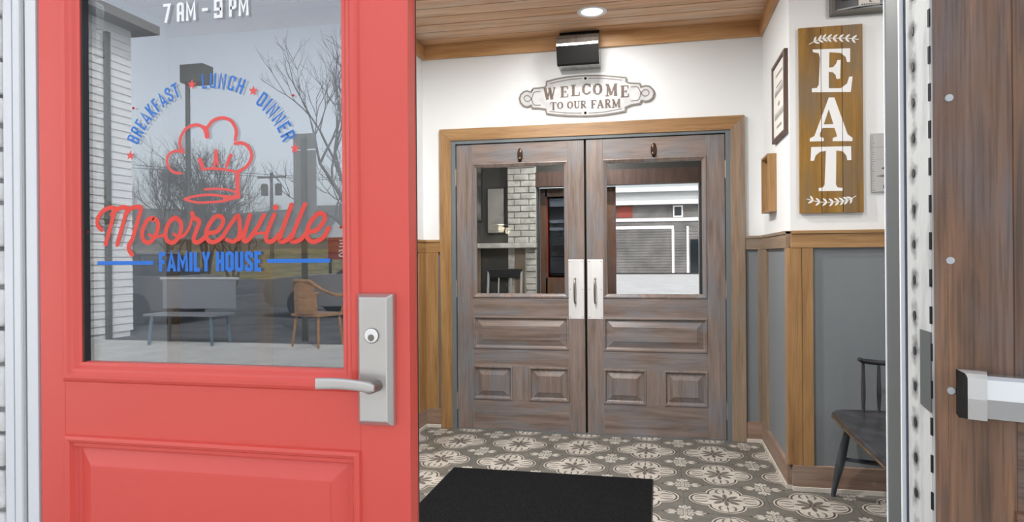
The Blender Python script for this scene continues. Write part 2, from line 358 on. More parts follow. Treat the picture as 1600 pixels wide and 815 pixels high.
D = json.loads('''{"script":[[[[-1.2432,1.2973],[-1.2532,1.308],[-1.2524,1.3243],[-1.2375,1.3403],[-1.2198,1.347],[-1.2052,1.3447]],0.01008],[[[-1.2058,1.3447],[-1.2323,1.2638]],0.01008],[[[-1.2156,1.3311],[-1.1994,1.3433],[-1.1848,1.3472],[-1.1747,1.344],[-1.1792,1.3291],[-1.2016,1.2627]],0.01008],[[[-1.1806,1.3292],[-1.1675,1.3426],[-1.1516,1.3472],[-1.1387,1.3444],[-1.1446,1.3235],[-1.1608,1.2766],[-1.1705,1.2618],[-1.1706,1.2507],[-1.1626,1.2399]],0.01008],[[[-1.1047,1.3173],[-1.1146,1.3205],[-1.1261,1.312],[-1.1357,1.2887],[-1.1316,1.2713],[-1.1179,1.267],[-1.1021,1.2808],[-1.094,1.3028],[-1.0984,1.3165],[-1.1089,1.3216]],0.00992],[[[-1.1177,1.2847],[-1.105,1.2796],[-1.088,1.2806],[-1.0766,1.2854]],0.0064],[[[-1.0427,1.3162],[-1.0539,1.3198],[-1.0657,1.311],[-1.0755,1.2878],[-1.0711,1.2706],[-1.0557,1.2662],[-1.0408,1.28],[-1.035,1.3019],[-1.0394,1.3146],[-1.0496,1.3212]],0.00992],[[[-1.0542,1.2851],[-1.0416,1.2776],[-1.0263,1.2834],[-1.0136,1.3015],[-1.0059,1.3269]],0.00672],[[[-1.0078,1.3306],[-1.0024,1.3195],[-0.9901,1.312],[-0.9971,1.2915],[-1.0042,1.2734],[-0.9974,1.2656],[-0.9822,1.2719],[-0.9683,1.2863]],0.00992],[[[-0.9677,1.2856],[-0.9454,1.2895],[-0.9311,1.3075],[-0.9341,1.3202],[-0.9483,1.3218],[-0.9627,1.3081],[-0.9724,1.2885],[-0.9694,1.2716],[-0.9551,1.2658],[-0.9361,1.274],[-0.9265,1.2851]],0.0096],[[[-0.9265,1.2851],[-0.8964,1.3222],[-0.8904,1.304],[-0.8921,1.279],[-0.9047,1.2666],[-0.9219,1.271]],0.00896],[[[-0.8922,1.2706],[-0.8765,1.2954],[-0.8654,1.3216]],0.00736],[[[-0.8654,1.323],[-0.8765,1.2899],[-0.8813,1.2705],[-0.8705,1.269],[-0.8486,1.295],[-0.8315,1.3223]],0.0096],[[[-0.858,1.2799],[-0.8441,1.2839],[-0.8257,1.2836]],0.00576],[[[-0.8071,1.3232],[-0.8258,1.2808],[-0.8243,1.267],[-0.8106,1.2669],[-0.7938,1.2831]],0.0096],[[[-0.7661,1.3429],[-0.7929,1.2763],[-0.7901,1.2653],[-0.7758,1.2692],[-0.7606,1.2854]],0.0096],[[[-0.7347,1.3435],[-0.7652,1.2759],[-0.7623,1.2649],[-0.7458,1.2688],[-0.7277,1.2876]],0.0096],[[[-0.7237,1.2848],[-0.7074,1.2887],[-0.6921,1.306],[-0.6895,1.3181],[-0.7017,1.3238],[-0.718,1.3106],[-0.7292,1.2904],[-0.7293,1.2727],[-0.7161,1.2637],[-0.6938,1.2722],[-0.6805,1.2923]],0.0096]],"hat":[[[[-1.0356,1.4191],[-1.0572,1.4238],[-1.0689,1.4391],[-1.07,1.4555],[-1.0599,1.4659],[-1.0444,1.4694],[-1.0296,1.4653]],0.00576],[[[-1.0305,1.4661],[-1.0372,1.4812],[-1.0349,1.5],[-1.0224,1.517],[-1.004,1.5242],[-0.9887,1.5235],[-0.9766,1.5162]],0.00672],[[[-0.9751,1.5161],[-0.9706,1.5079],[-0.9695,1.4985]],0.0112],[[[-0.969,1.5172],[-0.9553,1.5312],[-0.9342,1.5371],[-0.9133,1.5318],[-0.9016,1.518],[-0.8972,1.5045],[-0.9003,1.4875]],0.00704],[[[-0.9004,1.4795],[-0.8841,1.4802],[-0.8694,1.4716],[-0.8607,1.4555],[-0.8638,1.4398],[-0.8757,1.427],[-0.892,1.4183]],0.00704],[[[-0.9835,1.4262],[-0.9592,1.427],[-0.9292,1.4243],[-0.9083,1.4202],[-0.8941,1.4149]],0.00544],[[[-0.895,1.4171],[-0.8955,1.3906],[-0.8939,1.3641]],0.00992],[[[-0.9878,1.4475],[-0.9819,1.4334]],0.0096],[[[-0.9483,1.4663],[-0.9517,1.431]],0.00576],[[[-0.9468,1.4663],[-0.9426,1.4347]],0.00512],[[[-0.9104,1.4547],[-0.914,1.4496],[-0.9216,1.4313]],0.0072],[[[-0.9763,1.3818],[-0.9445,1.3822],[-0.9146,1.3787],[-0.8969,1.3716]],0.0048],[[[-1.0262,1.3621],[-0.9961,1.3681],[-0.9597,1.3695],[-0.9267,1.3655],[-0.8999,1.3629]],0.00544],[[[-1.0253,1.3607],[-0.9963,1.3538],[-0.9598,1.3535],[-0.9268,1.3554],[-0.8969,1.3637]],0.00512],[[[-0.9267,1.3591],[-0.8969,1.3637]],0.0096]],"idot":[-0.8039,1.3383],"specks":[[-1.1564,1.57],[-0.7612,1.5764],[-1.2816,1.2931],[-0.6527,1.2932]],"stars":[[-1.1657,1.4635],[-1.0065,1.6144],[-0.8554,1.5914],[-0.7576,1.4628]],"eat":[[[[0.7857,2.2863],[0.9658,2.2799],[0.9653,2.2092],[0.9504,2.2102],[0.9447,2.2364],[0.921,2.2586],[0.8671,2.2663],[0.8653,2.1868],[0.8846,2.1888],[0.8997,2.2072],[0.904,2.223],[0.9207,2.2238],[0.9171,2.1274],[0.9003,2.1265],[0.8951,2.1494],[0.8814,2.1632],[0.8634,2.1656],[0.8628,2.0816],[0.9197,2.0782],[0.9497,2.1009],[0.9606,2.1356],[0.9767,2.1346],[0.9672,2.0561],[0.7811,2.0656],[0.7812,2.0851],[0.8055,2.0869],[0.8147,2.1026],[0.8217,2.2383],[0.8158,2.2647],[0.7886,2.2718]],[]],[[[0.8625,2.0337],[0.8895,2.0322],[0.9509,1.8411],[0.9745,1.8208],[0.9732,1.8048],[0.8789,1.8088],[0.8802,1.8249],[0.9001,1.8318],[0.8972,1.8468],[0.8884,1.8762],[0.8312,1.8789],[0.819,1.8503],[0.8188,1.8341],[0.8369,1.8268],[0.8368,1.8106],[0.769,1.8116],[0.7703,1.8284],[0.7916,1.8385]],[[0.862,1.9736],[0.8374,1.8968],[0.8837,1.8958]]],[[[0.776,1.7827],[0.9665,1.7794],[0.9678,1.7086],[0.9482,1.708],[0.9441,1.732],[0.9264,1.7552],[0.8966,1.7596],[0.8935,1.5854],[0.9012,1.571],[0.9251,1.5664],[0.925,1.5523],[0.8108,1.5541],[0.8109,1.5697],[0.8321,1.573],[0.8395,1.587],[0.8467,1.7603],[0.8183,1.7563],[0.797,1.7376],[0.7895,1.7119],[0.7725,1.7113]],[]]],"laurel":[[[0.7676,2.3149],[0.8072,2.3334],[0.8435,2.3405],[0.8916,2.3369],[0.9453,2.3329],[1.0017,2.3223]],[[0.9843,1.5249],[0.9515,1.5052],[0.9157,1.4996],[0.8677,1.4956],[0.8074,1.4984],[0.7498,1.5147]]],"wel":[[-0.8613,2.3898],[-0.852,2.4022],[-0.8076,2.4028],[-0.7718,2.4058],[-0.7607,2.416],[-0.7585,2.4447],[-0.6905,2.4585],[-0.6133,2.4677],[-0.5494,2.4701],[-0.4859,2.4692],[-0.4228,2.4659],[-0.3601,2.4607],[-0.2853,2.4497],[-0.211,2.4375],[-0.2112,2.4125],[-0.1927,2.4007],[-0.119,2.3919],[-0.1131,2.3679],[-0.0825,2.3754],[-0.0551,2.3694],[-0.0339,2.3476],[-0.025,2.3223],[-0.0344,2.2918],[-0.0558,2.2744],[-0.0802,2.2695],[-0.1107,2.2774],[-0.1188,2.2573],[-0.1754,2.2517],[-0.2174,2.2364],[-0.2157,2.2113],[-0.2871,2.2006],[-0.3621,2.1937],[-0.4249,2.1912],[-0.488,2.1919],[-0.5515,2.1957],[-0.6153,2.2002],[-0.6924,2.2093],[-0.7602,2.2217],[-0.7665,2.2528],[-0.8152,2.2631],[-0.8609,2.2655],[-0.8673,2.2852],[-0.8969,2.2758],[-0.9231,2.2837],[-0.9447,2.3074],[-0.9511,2.3369],[-0.9423,2.3655],[-0.9191,2.3835],[-0.8961,2.3874],[-0.8679,2.3767]],"wel_lines":[[[[-0.7347,2.4292],[-0.6135,2.4473],[-0.5114,2.4512]],0.008],[[[-0.4639,2.4495],[-0.3602,2.4418],[-0.242,2.4232]],0.008],[[[-0.7374,2.2365],[-0.628,2.22],[-0.5164,2.2124]],0.008],[[[-0.4657,2.2104],[-0.3619,2.2126],[-0.2466,2.2286]],0.008],[[[-0.8046,2.3782],[-0.847,2.3742],[-0.8637,2.3352],[-0.8802,2.3168],[-0.9032,2.3149],[-0.9182,2.3318],[-0.9161,2.3478],[-0.8996,2.3553],[-0.88,2.3477],[-0.8638,2.3223],[-0.8477,2.288],[-0.802,2.2829]],0.009],[[[-0.1775,2.373],[-0.1345,2.3691],[-0.1134,2.3305],[-0.0952,2.3077],[-0.0708,2.3082],[-0.0585,2.3242],[-0.0675,2.3434],[-0.0888,2.349],[-0.1103,2.3303],[-0.129,2.2847],[-0.1782,2.278]],0.009]],"wl":[["W",[-0.7784,2.401],[-0.6968,2.3144]],["E",[-0.6619,2.4037],[-0.6067,2.3272]],["L",[-0.5882,2.4101],[-0.5282,2.3323]],["C",[-0.5104,2.4156],[-0.4503,2.3361]],["O",[-0.4358,2.4111],[-0.3736,2.3317]],["M",[-0.3511,2.4022],[-0.2707,2.3195]],["E",[-0.2485,2.3853],[-0.1934,2.3051]]],"wl2":[["T",[-0.7318,2.299],[-0.6909,2.2437]],["O",[-0.6853,2.2984],[-0.6432,2.2476]],["O",[-0.6159,2.299],[-0.5734,2.2477]],["U",[-0.5686,2.2977],[-0.5269,2.2465]],["R",[-0.5221,2.297],[-0.4826,2.2455]],["F",[-0.4506,2.2981],[-0.4132,2.2418]],["A",[-0.4102,2.2984],[-0.3617,2.2409]],["R",[-0.355,2.2973],[-0.3149,2.2403]],["M",[-0.3082,2.2959],[-0.2508,2.2394]]],"dots":[[-0.488,2.4504],[-0.4898,2.2129]]}''')

# ================================================================== SETTING
HC = 2.757                                     # ceiling height
st = dict(kind='structure')
# ---- floor: every 8-inch printed tile
fl = empty('floor', (0, 0, 0), label='patterned grey and cream encaustic tile floor of the vestibule', kind='structure')
box('screed', 'grout', fl, -3.1, 2.0, 1.30, 4.80, -.06, -.0035)
def visible(X, Y):
    v = Vector((X, Y, -1.23)); dz = v.dot(F)
    if dz <= .1: return False
    px = 800+1067*v.dot(Rv)/dz; py = 400-1067*v.dot(Uv)/dz
    return 600 < px < 1430 and py < 850
T = .2032; tm = MB().box(.0009, T-.0009, .0009, T-.0009, -.008, 0).build('tile', 'tile', fl); tm.hide_render = False
first = True; rest = MB(); x_ = -.496-T*13
for i in range(26):
    for j in range(19):
        X, Y = -.496+T*(i-13), 3.978+T*(j-14)
        if X+T > 2.0 or X < -3.1 or Y+T > 4.93 or Y < 1.12: continue
        y1 = min(Y+T, 4.80)
        if visible(X+T/2, Y+T/2):
            if Y+T > 4.80 or Y < 1.36: rest.box(X+.0009, X+T-.0009, max(Y, 1.36)+.0009, y1-.0009, -.008, 0); continue
            o = tm if first else tm.copy()
            if not first: COL.objects.link(o)
            first = False; o.location = (X, Y, random.uniform(-.0004, 0))
        else: rest.box(X+.0009, X+T-.0009, max(Y, 1.36)+.0009, y1-.0009, -.008, 0)
tag(rest.build('tiles', 'tile', fl), kind='stuff')
# ---- ceiling of planks
ce = empty('ceiling', (0, 0, 0), label='wood plank ceiling of the vestibule with boards running side to side', kind='structure')
box('decking', 'black', ce, -3.1, 2.0, 1.48, 4.9, HC+.010, HC+.05)
PW = .142; y = 4.72; k = 0
LX, LY = -.400, 4.288
while y > 1.55:
    y0 = max(y-PW, 1.48)
    me_ = MB().box(-3.1, 2.0, y0+.0048, y-.0048, HC, HC+.018)
    me_.build('plank', 'plank' if k % 3 else 'plank2', ce, .0012); y -= PW; k += 1
for ob in list(ce.children):      # knock the lamp hole out is not needed: the trim covers it
    pass
# ---- walls
def wall_xz(name, x0, x1, y0, y1, z0, z1, m='white_wall', lab=None, parent=None, holes=()):
    b = MB()
    if not holes: b.box(x0, x1, y0, y1, z0, z1)
    else:
        hx0, hx1, hz0, hz1 = holes
        b.box(x0, hx0, y0, y1, z0, z1); b.box(hx1, x1, y0, y1, z0, z1)
        if hz1 < z1: b.box(hx0, hx1, y0, y1, hz1, z1)
        if hz0 > z0: b.box(hx0, hx1, y0, y1, z0, hz0)
    o = b.build(name, m, parent); o['kind'] = 'structure'
    if lab: o['label'] = lab
    return o
wall_xz('wall_back', -1.81, .81, 4.72, 4.86, 0, HC, lab='white upper back wall around the inner double doors', holes=(-1.46, .465, 0, 2.07))
wall_xz('wall_right', .672, .81, 3.8, 4.72, 0, HC, lab='short white side wall right of the double doors')
wall_xz('wall_left', -1.81, -1.673, 3.85, 4.72, 0, HC, lab='short white side wall left of the double doors')
wall_xz('wall_alcove_right', .81, 2.14, 3.8, 3.94, 0, HC, lab='white wall behind the black bench')
wall_xz('wall_alcove_left', -3.24, -1.81, 3.85, 3.99, 0, HC, lab='white wall seen through the red door glass')
wall_xz('wall_end_right', 2.0, 2.14, 1.31, 3.8, 0, HC)
wall_xz('wall_end_left', -3.24, -3.1, 1.31, 3.85, 0, HC, lab='white side wall of the left alcove behind the red door glass')
# front facade, inner and outer
fa = wall_xz('wall_front', -8, -1.515, 1.33, 1.48, -.1, 3.2, 'dining_wall', lab='front wall left of the entrance')
# left pale stones, outside
sm = empty('wall_stone', (0, 0, 0), label='white painted stone facing left of the red door frame', kind='structure')
box('mortar', 'mortar', sm, -2.3, -1.484, 1.316, 1.33, -.1, 3.2)
z = -.05
while z < 2.6:
    h = random.uniform(.05, .11); x = -1.4885
    while x > -2.25:
        wd = random.uniform(.12, .26)
        b = MB().box(x-wd+.006, x-.006*random.random(), 1.300+random.uniform(-.006, .003), 1.325, z+.005, z+h-.005)
        bm_o = b.build('stone', 'facade', sm, .012, True, seg=3)
        for v in bm_o.data.vertices:
            nn = noise.noise_vector(Vector(v.co)*26)*.0035; v.co += Vector(nn)
        x -= wd
    z += h
# facade right part with an unseen window added to let daylight into the alcove, and the piece above the doors
wall_xz('wall_front_right', .56, 8, 1.33, 1.48, -.1, 3.2, 'dining_wall', lab='front wall right of the entrance', holes=(.85, 1.95, .75, 2.4))
box('wall_header', 'dining_wall', None, -1.515, .56, 1.33, 1.48, 2.06, 3.2)['kind'] = 'structure'
tag(box('added_window', 'clear', None, .85, 1.95, 1.40, 1.406, .75, 2.4), 'added unseen front window letting daylight into the bench alcove', kind='structure')
# roof and building body so the sun stays outside
tag(box('roof', 'roof', None, -9, 9, 1.2, 14.2, 3.2, 3.4), kind='structure')
# inner side of the front wall: white brick strip, ledge and casings (mirrored in the inner door glass)
ib = empty('wall_brick', (0, 0, 0), label='white painted brick strip inside, left of the entrance, mirrored in the left inner door', kind='structure')
box('mortar_bed', 'brick_white', ib, -1.76, -1.42, 1.48, 1.50, 0, HC)
z = 1.385; row = 0
while z < HC-.08:
    xs = [-1.76, -1.60, -1.42] if row % 2 else [-1.76, -1.68, -1.50, -1.42]
    for a, c in zip(xs[:-1], xs[1:]): box('brick', 'brick_white', ib, a+.004, c-.004, 1.485, 1.535+random.uniform(-.006, .006), z+.004, z+.070, .006)
    z += .074; row += 1
z = .01
while z < 1.30:
    box('brick', 'brick_white', ib, -1.54, -1.424, 1.485, 1.525+random.uniform(-.006, .006), z+.004, z+.070, .006); z += .074
box('ledge', 'brick_white', ib, -3.1, -1.41, 1.48, 1.60, 1.325, 1.385, .01)
box('stile', 'grey_oak_z', ib, -1.68, -1.56, 1.48, 1.51, 0, 1.32); box('stile', 'grey_oak_z', ib, -2.20, -2.10, 1.48, 1.51, 0, 1.32)
ic = empty('trim_18', (0, 0, 0), label='brown oak casing around the inside of the entrance', kind='structure')
box('casing_head', 'frame_brown', ic, -1.515, .66, 1.48, 1.51, 2.045, 2.22); box('casing_side', 'brown_z', ic, .56, .66, 1.48, 1.51, 0, 2.045)
# ---- wainscot: built per wall as rails, stiles, panels, skirting
def wains(name, loc, rz, L, stiles, label, wa='x', shoe=True, panel=True, mats=('oak_z', 'oak_x', 'base_x')):
    """local x along the wall, -y out of the wall; stiles = [(x0,x1)]"""
    e = empty(name, loc, rz, label=label, kind='structure')
    box('rail', mats[1], e, 0, L, -.024, 0, 1.262, 1.35, .0015)
    box('rail', mats[1], e, 0, L, -.03, 0, 1.335, 1.352, .002)
    box('panel', 'grey_panel', e, 0, L, -.006, 0, .12, 1.27)
    for a, c in stiles: box('stile', mats[0], e, a, c, -.022, 0, .134, 1.262, .0015)
    box('skirting', mats[2], e, 0, L, -.024, 0, .024, .134, .0015)
    box('shoe', 'shoe', e, -.0, L+.0, -.030, 0, 0, .024, .002)
    return e
wains('trim_1', (.553, 4.72, 0), 0, .119, [(.078, .119)], 'greyed oak wainscot strip right of the double doors', mats=('grey_oak_z', 'grey_oak_x', 'base_x'))
wains('trim_2', (-1.673, 4.72, 0), 0, .132, [(.02, .115)], 'oak wainscot strip left of the double doors')
# side wall right faces -x : local x runs from far to near
wains('trim_3', (.672, 4.72, 0), -math.pi/2, .92, [(0.03, .22), (.86, .92)], 'oak wainscot with grey panel on the short right side wall', mats=('grey_oak_z', 'grey_oak_x', 'base_x'))
wains('trim_4', (.672, 3.8, 0), 0, 1.33, [(-.022, .05), (.052, .105), (1.1, 1.2)], 'oak wainscot with grey panel behind the black bench')
wains('trim_5', (-1.673, 3.85, 0), math.pi/2, .87, [(0, .09), (.70, .85)], 'oak wainscot on the short left side wall')
wains('trim_6', (-3.1, 3.85, 0), 0, 1.427, [(0, .09), (.65, .75), (1.33, 1.427)], 'oak wainscot of the left alcove')
# white casing strip at convex corner is paint; ceiling trim boards
def crown(name, pts, lab):
    return tag(MB().box(*pts).build(name, 'crown_x' if pts[1]-pts[0] > pts[3]-pts[2] else 'crown_y', None, .002), lab, kind='structure')
crown('trim_7', (-1.673, .672, 4.695, 4.72, 2.655, HC), 'oak board between the back wall and the plank ceiling')
crown('trim_8', (.648, .672, 3.776, 4.695, 2.655, HC), 'oak board along the ceiling on the right side wall')
crown('trim_9', (-1.673, -1.649, 3.85, 4.695, 2.655, HC), 'oak board along the ceiling on the left side wall')
crown('trim_10', (.672, 2.0, 3.776, 3.8, 2.655, HC), 'oak board at the ceiling over the bench alcove')
crown('trim_11', (-3.1, -1.649, 3.826, 3.85, 2.655, HC), 'oak board at the ceiling of the left alcove')
# door casing (golden oak left and top, greyer right)
cs = empty('trim_12', (0, 0, 0), label='wide oak casing around the inner double doors', kind='structure')
MB().prism([(-1.54, 0), (-1.455, 0), (-1.455, 2.058), (-1.54, 2.143)], 'y', 4.690, 4.72).build('casing_side', 'oak_z', cs, .002)
MB().prism([(.553, 0), (.462, 0), (.462, 2.052), (.553, 2.143)], 'y', 4.690, 4.72).build('casing_side', 'grey_oak_z', cs, .002)
MB().prism([(-1.54, 2.143), (-1.455, 2.058), (.462, 2.052), (.553, 2.143)], 'y', 4.690, 4.72).build('casing_head', 'oak_x', cs, .002)
fr = empty('trim_13', (0, 0, 0), label='grey steel frame of the inner double doors', kind='structure')
box('jamb', 'steel_frame', fr, -1.457, -1.424, 4.700, 4.80, 0, 2.062)
box('jamb', 'steel_frame', fr, .432, .463, 4.700, 4.80, 0, 2.062)
box('head', 'steel_frame', fr, -1.424, .432, 4.700, 4.80, 2.034, 2.062)
box('stop', 'black', fr, -1.424, .432, 4.765, 4.79, 2.02, 2.034)

# ---- inner double doors
def panel_ring(e, name, m, x0, x1, z0, z1, field=.045, y=0):
    p = MB().ring(x0, x1, z0, z1, [(0, 0), (.003, -.005), (.012, -.006), (.017, .002), (.020, .010), (.024, .012), (.028, .012), (.028+field-.012, -.001), (.028+field-.010, -.0035)], True, y)
    return p.build(name, m, e)
def inner_door(name, x0, label, hinge_left):
    """leaf front face at local y=0"""
    W = .916; e = empty(name, (x0, 4.712, 0), label=label, kind='structure')
    t0, t1 = .004, .044
    g0, g1 = (.145, .775) if hinge_left else (.14, .77)
    s0, s1 = g0-.030, g1+.030
    # stiles and rails, with rebated openings
    box('stile', 'dark_z', e, 0, s0+.004, 0, t1, .004, 2.027, .0015)
    box('stile', 'dark_z', e, s1-.004, W, 0, t1, .004, 2.027, .0015)
    sx0, sx1 = s0+.004, s1-.004
    def rail(z0, z1): box('rail', 'dark_x', e, sx0, sx1, 0.0002, t1, z0, z1, .001)
    rail(.004, .215); rail(.452, .576); rail(.805, .938); rail(1.889, 2.027)
    box('mullion', 'dark_z', e, sx0+.283, sx1-.283, 0.0002, t1, .215, .452, .001)
    MB().ring(s0, s1, .936, 1.891, [(0, 0), (.003, -.006), (.010, -.007), (.016, -.001), (.024, .004), (.030, .010), (.030, .022)]).build('glazing_bead', 'dark_z', e)
    box('pane', 'in_glass', e, g0-.004, g1+.004, .018, .022, .962, 1.865)
    panel_ring(e, 'panel', 'dark_x', s0, s1, .574, .807, .05)
    panel_ring(e, 'panel', 'dark_z', s0, s0+.287, .213, .454, .045)
    panel_ring(e, 'panel', 'dark_z', s1-.287, s1, .213, .454, .045)
    # push plate and pull
    px = W-.112 if hinge_left else .004
    pl = box('push_plate', 'steel', e, px, px+.106, -.0022, 0, .794, 1.202, .0008)
    sc = MB()
    for sx in (.012, .094):
        for sz in (.805, .998, 1.190): sc.lathe([(.0035, -.0022), (.003, -.0036), (0, -.004)], (px+sx, 0, sz), 8, 'y')
    sc.build('screws', 'pull', pl)
    hx = px+(.045 if hinge_left else .052)
    MB().tube([(hx, -.002, .905), (hx, -.022, .906), (hx, -.036, .918), (hx, -.042, .95), (hx, -.044, .99), (hx, -.042, 1.03), (hx, -.036, 1.060), (hx, -.022, 1.071), (hx, -.002, 1.072)], [.008, .006, .0058, .0065, .007, .0065, .0058, .006, .008], 10).build('pull_handle', 'pull', pl, smooth=True)
    hz = (.197, .998, 1.795)
    for z in hz:
        hxx = -.006 if hinge_left else W+.006
        h = MB()
        for q in range(5): h.lathe([(.0058, q*.023), (.0058, q*.023+.0215)], (hxx, -.004, z-.058), 10)
        h.lathe([(.003, -.006), (.004, .12)], (hxx, -.004, z-.058), 8)
        h.build('hinge', 'brass', e)
    kx = .467 if hinge_left else .457
    k = MB().lathe([(.006, 0), (.022, 0), (.0235, -.004), (.020, -.008), (.006, -.008)], (0, 0, 0), 20, 'y')
    k.v = [(kx+p[0]*.85, p[1], 1.940+p[2]*2.1) for p in k.v]; k.build('hook_plate', 'bronze', e, smooth=True)
    MB().lathe([(.001, -.03), (.011, -.027), (.014, -.02), (.009, -.012), (.006, -.006)], (kx, 0, 1.912), 14, 'y').build('hook_knob', 'bronze', e, smooth=True)
    return e
inner_door('door_1', -1.419, 'left dark stained panelled inner door with glass upper half', True)
inner_door('door_2', -.488, 'right dark stained panelled inner door reflecting the street', False)
box('astragal_gap', 'black', bpy.data.objects['door_2'], -.0145, 0.000, .03, .04, .004, 2.027)
tag(box('trim_14', 'steel_frame', None, -1.424, .432, 4.70, 4.80, -.0035, .0035), 'low metal threshold under the inner double doors', kind='structure')

# ---- red exterior door (local origin at its hinge foot, front face y=0)
rd = empty('door_3', (-1.396, 1.31, 0), label='red painted panel door with lettered glass and satin lever', kind='structure')
RW = .900
def RX(x): return x+1.396
g0, g1, gz0, gz1 = RX(-1.283), RX(-.632), .985, 1.93
m0, m1, mz0 = RX(-1.333), RX(-.600), .952
box('stile', 'red', rd, 0, m0+.004, 0, .040, .01, 2.04, .002)
box('edge_strip', 'red', rd, RW-.006, RW, .040, .045, .01, 2.04)
box('stile', 'red', rd, m1-.004, RW, 0, .040, .01, 2.04, .002)
box('rail', 'red_x', rd, m0+.004, m1-.004, 0.0003, .040, .805, .958, .001)
box('rail', 'red_x', rd, m0+.004, m1-.004, 0.0003, .040, 1.945, 2.04, .001)
box('rail', 'red_x', rd, m0+.004, m1-.004, 0.0003, .040, .01, .18, .001)
MB().ring(m0, m1, mz0, 1.963, [(0, 0), (.004, -.006), (.010, -.009), (.018, -.009), (.024, -.004), (.030, -.002), (.037, .004), (.044, .006), (.046, .016)]).build('glazing_bead', 'red', rd)
MB().ring(m0+.046, m1-.030, mz0+.03, 1.935, [(0, .008), (.004, .008), (.006, .024)]).build('glazing_gasket', 'rubber', rd)
gl = box('pane', 'door_glass', rd, m0+.03, m1-.02, .0165, .0215, mz0+.02, 1.945)
box('tint_film', 'tint', rd, m0+.03, m1-.02, .0225, .0235, mz0+.02, 1.945)
MB().ring(RX(-1.329), RX(-.602), .17, .832, [(0, 0), (.003, -.007), (.010, -.009), (.016, -.006), (.021, .004), (.026, .011), (.033, .012), (.068, -.001), (.071, -.004)], True).build('panel', 'red_x', rd)
b = MB(); b.box(0, m0+.02, .040, .045, .01, 2.04).box(m1-.02, RW-.006, .040, .045, .01, 2.04).box(m0, m1, .040, .045, .01, .97).box(m0, m1, .040, .045, 1.94, 2.04); b.build('inner_face', 'brown_z', rd)
box('weather_strip', 'rubber', rd, RW-.004, RW+.0005, .0452, .050, .01, 2.04)
# escutcheon
ex0, ex1 = RX(-.602), RX(-.5256)
lk = MB().grid([[(ex0, 0, .889), (ex1, 0, .889), (ex1, 0, 1.156), (ex0, 0, 1.156)], [(ex0, -.014, .889), (ex1, -.014, .889), (ex1, -.014, 1.156), (ex0, -.014, 1.156)],
    [(ex0+.008, -.026, .899), (ex1-.010, -.026, .899), (ex1-.010, -.026, 1.149), (ex0+.008, -.026, 1.149)]]).build('lock_plate', 'satin', rd, .0022, seg=3)
cx_, cz_ = RX(-.5665), 1.0725
MB().lathe([(.0155, -.025), (.0155, -.0285), (.0140, -.029)], (cx_, 0, cz_), 28, 'y').build('lock_collar', 'pull', lk)
MB().lathe([(.0142, -.026), (.0142, -.0297), (.0130, -.030), (0, -.030)], (cx_, 0, cz_), 28, 'y').build('lock_cylinder', 'steel', lk)
MB().lathe([(.0068, -.029), (.0068, -.0308), (.006, -.031), (0, -.031)], (cx_, 0, cz_-.004), 20, 'y').box(cx_-.0012, cx_+.0012, -.0315, -.0305, cz_-.011, cz_-.001).build('key_plug', 'pull', lk)
lx, lz = RX(-.5565), .9725
MB().lathe([(.0125, -.025), (.0115, -.040), (.0110, -.062), (.010, -.066)], (lx, 0, lz), 22, 'y').build('lever_spindle', 'pull', lk, smooth=True)
rings = []
for k in range(13):
    u = k/12; xx = lx+.012 - u*.128; yy = -.066+.010*math.sin(u*2.2) - (.0 if u > .12 else 0); zz = lz + .002 + .003*u + .003*math.sin(u*3); hh = .0105+.001*u; tt = .0055-.0015*u
    if k == 0: hh *= .6; tt *= .6
    rings.append([(xx, yy+tt*math.copysign(abs(math.cos(a))**.5, math.cos(a)), zz+hh*math.copysign(abs(math.sin(a))**.5, math.sin(a))) for a in [2*math.pi*(q+.5)/16 for q in range(16)]])
MB().grid(rings).build('lever', 'satin', lk, smooth=True)

def ell(cx, cz, rx, rz, a0, a1, n=14): return [(cx+rx*math.cos(math.radians(a0+(a1-a0)*i/n)), cz+rz*math.sin(math.radians(a0+(a1-a0)*i/n))) for i in range(n+1)]
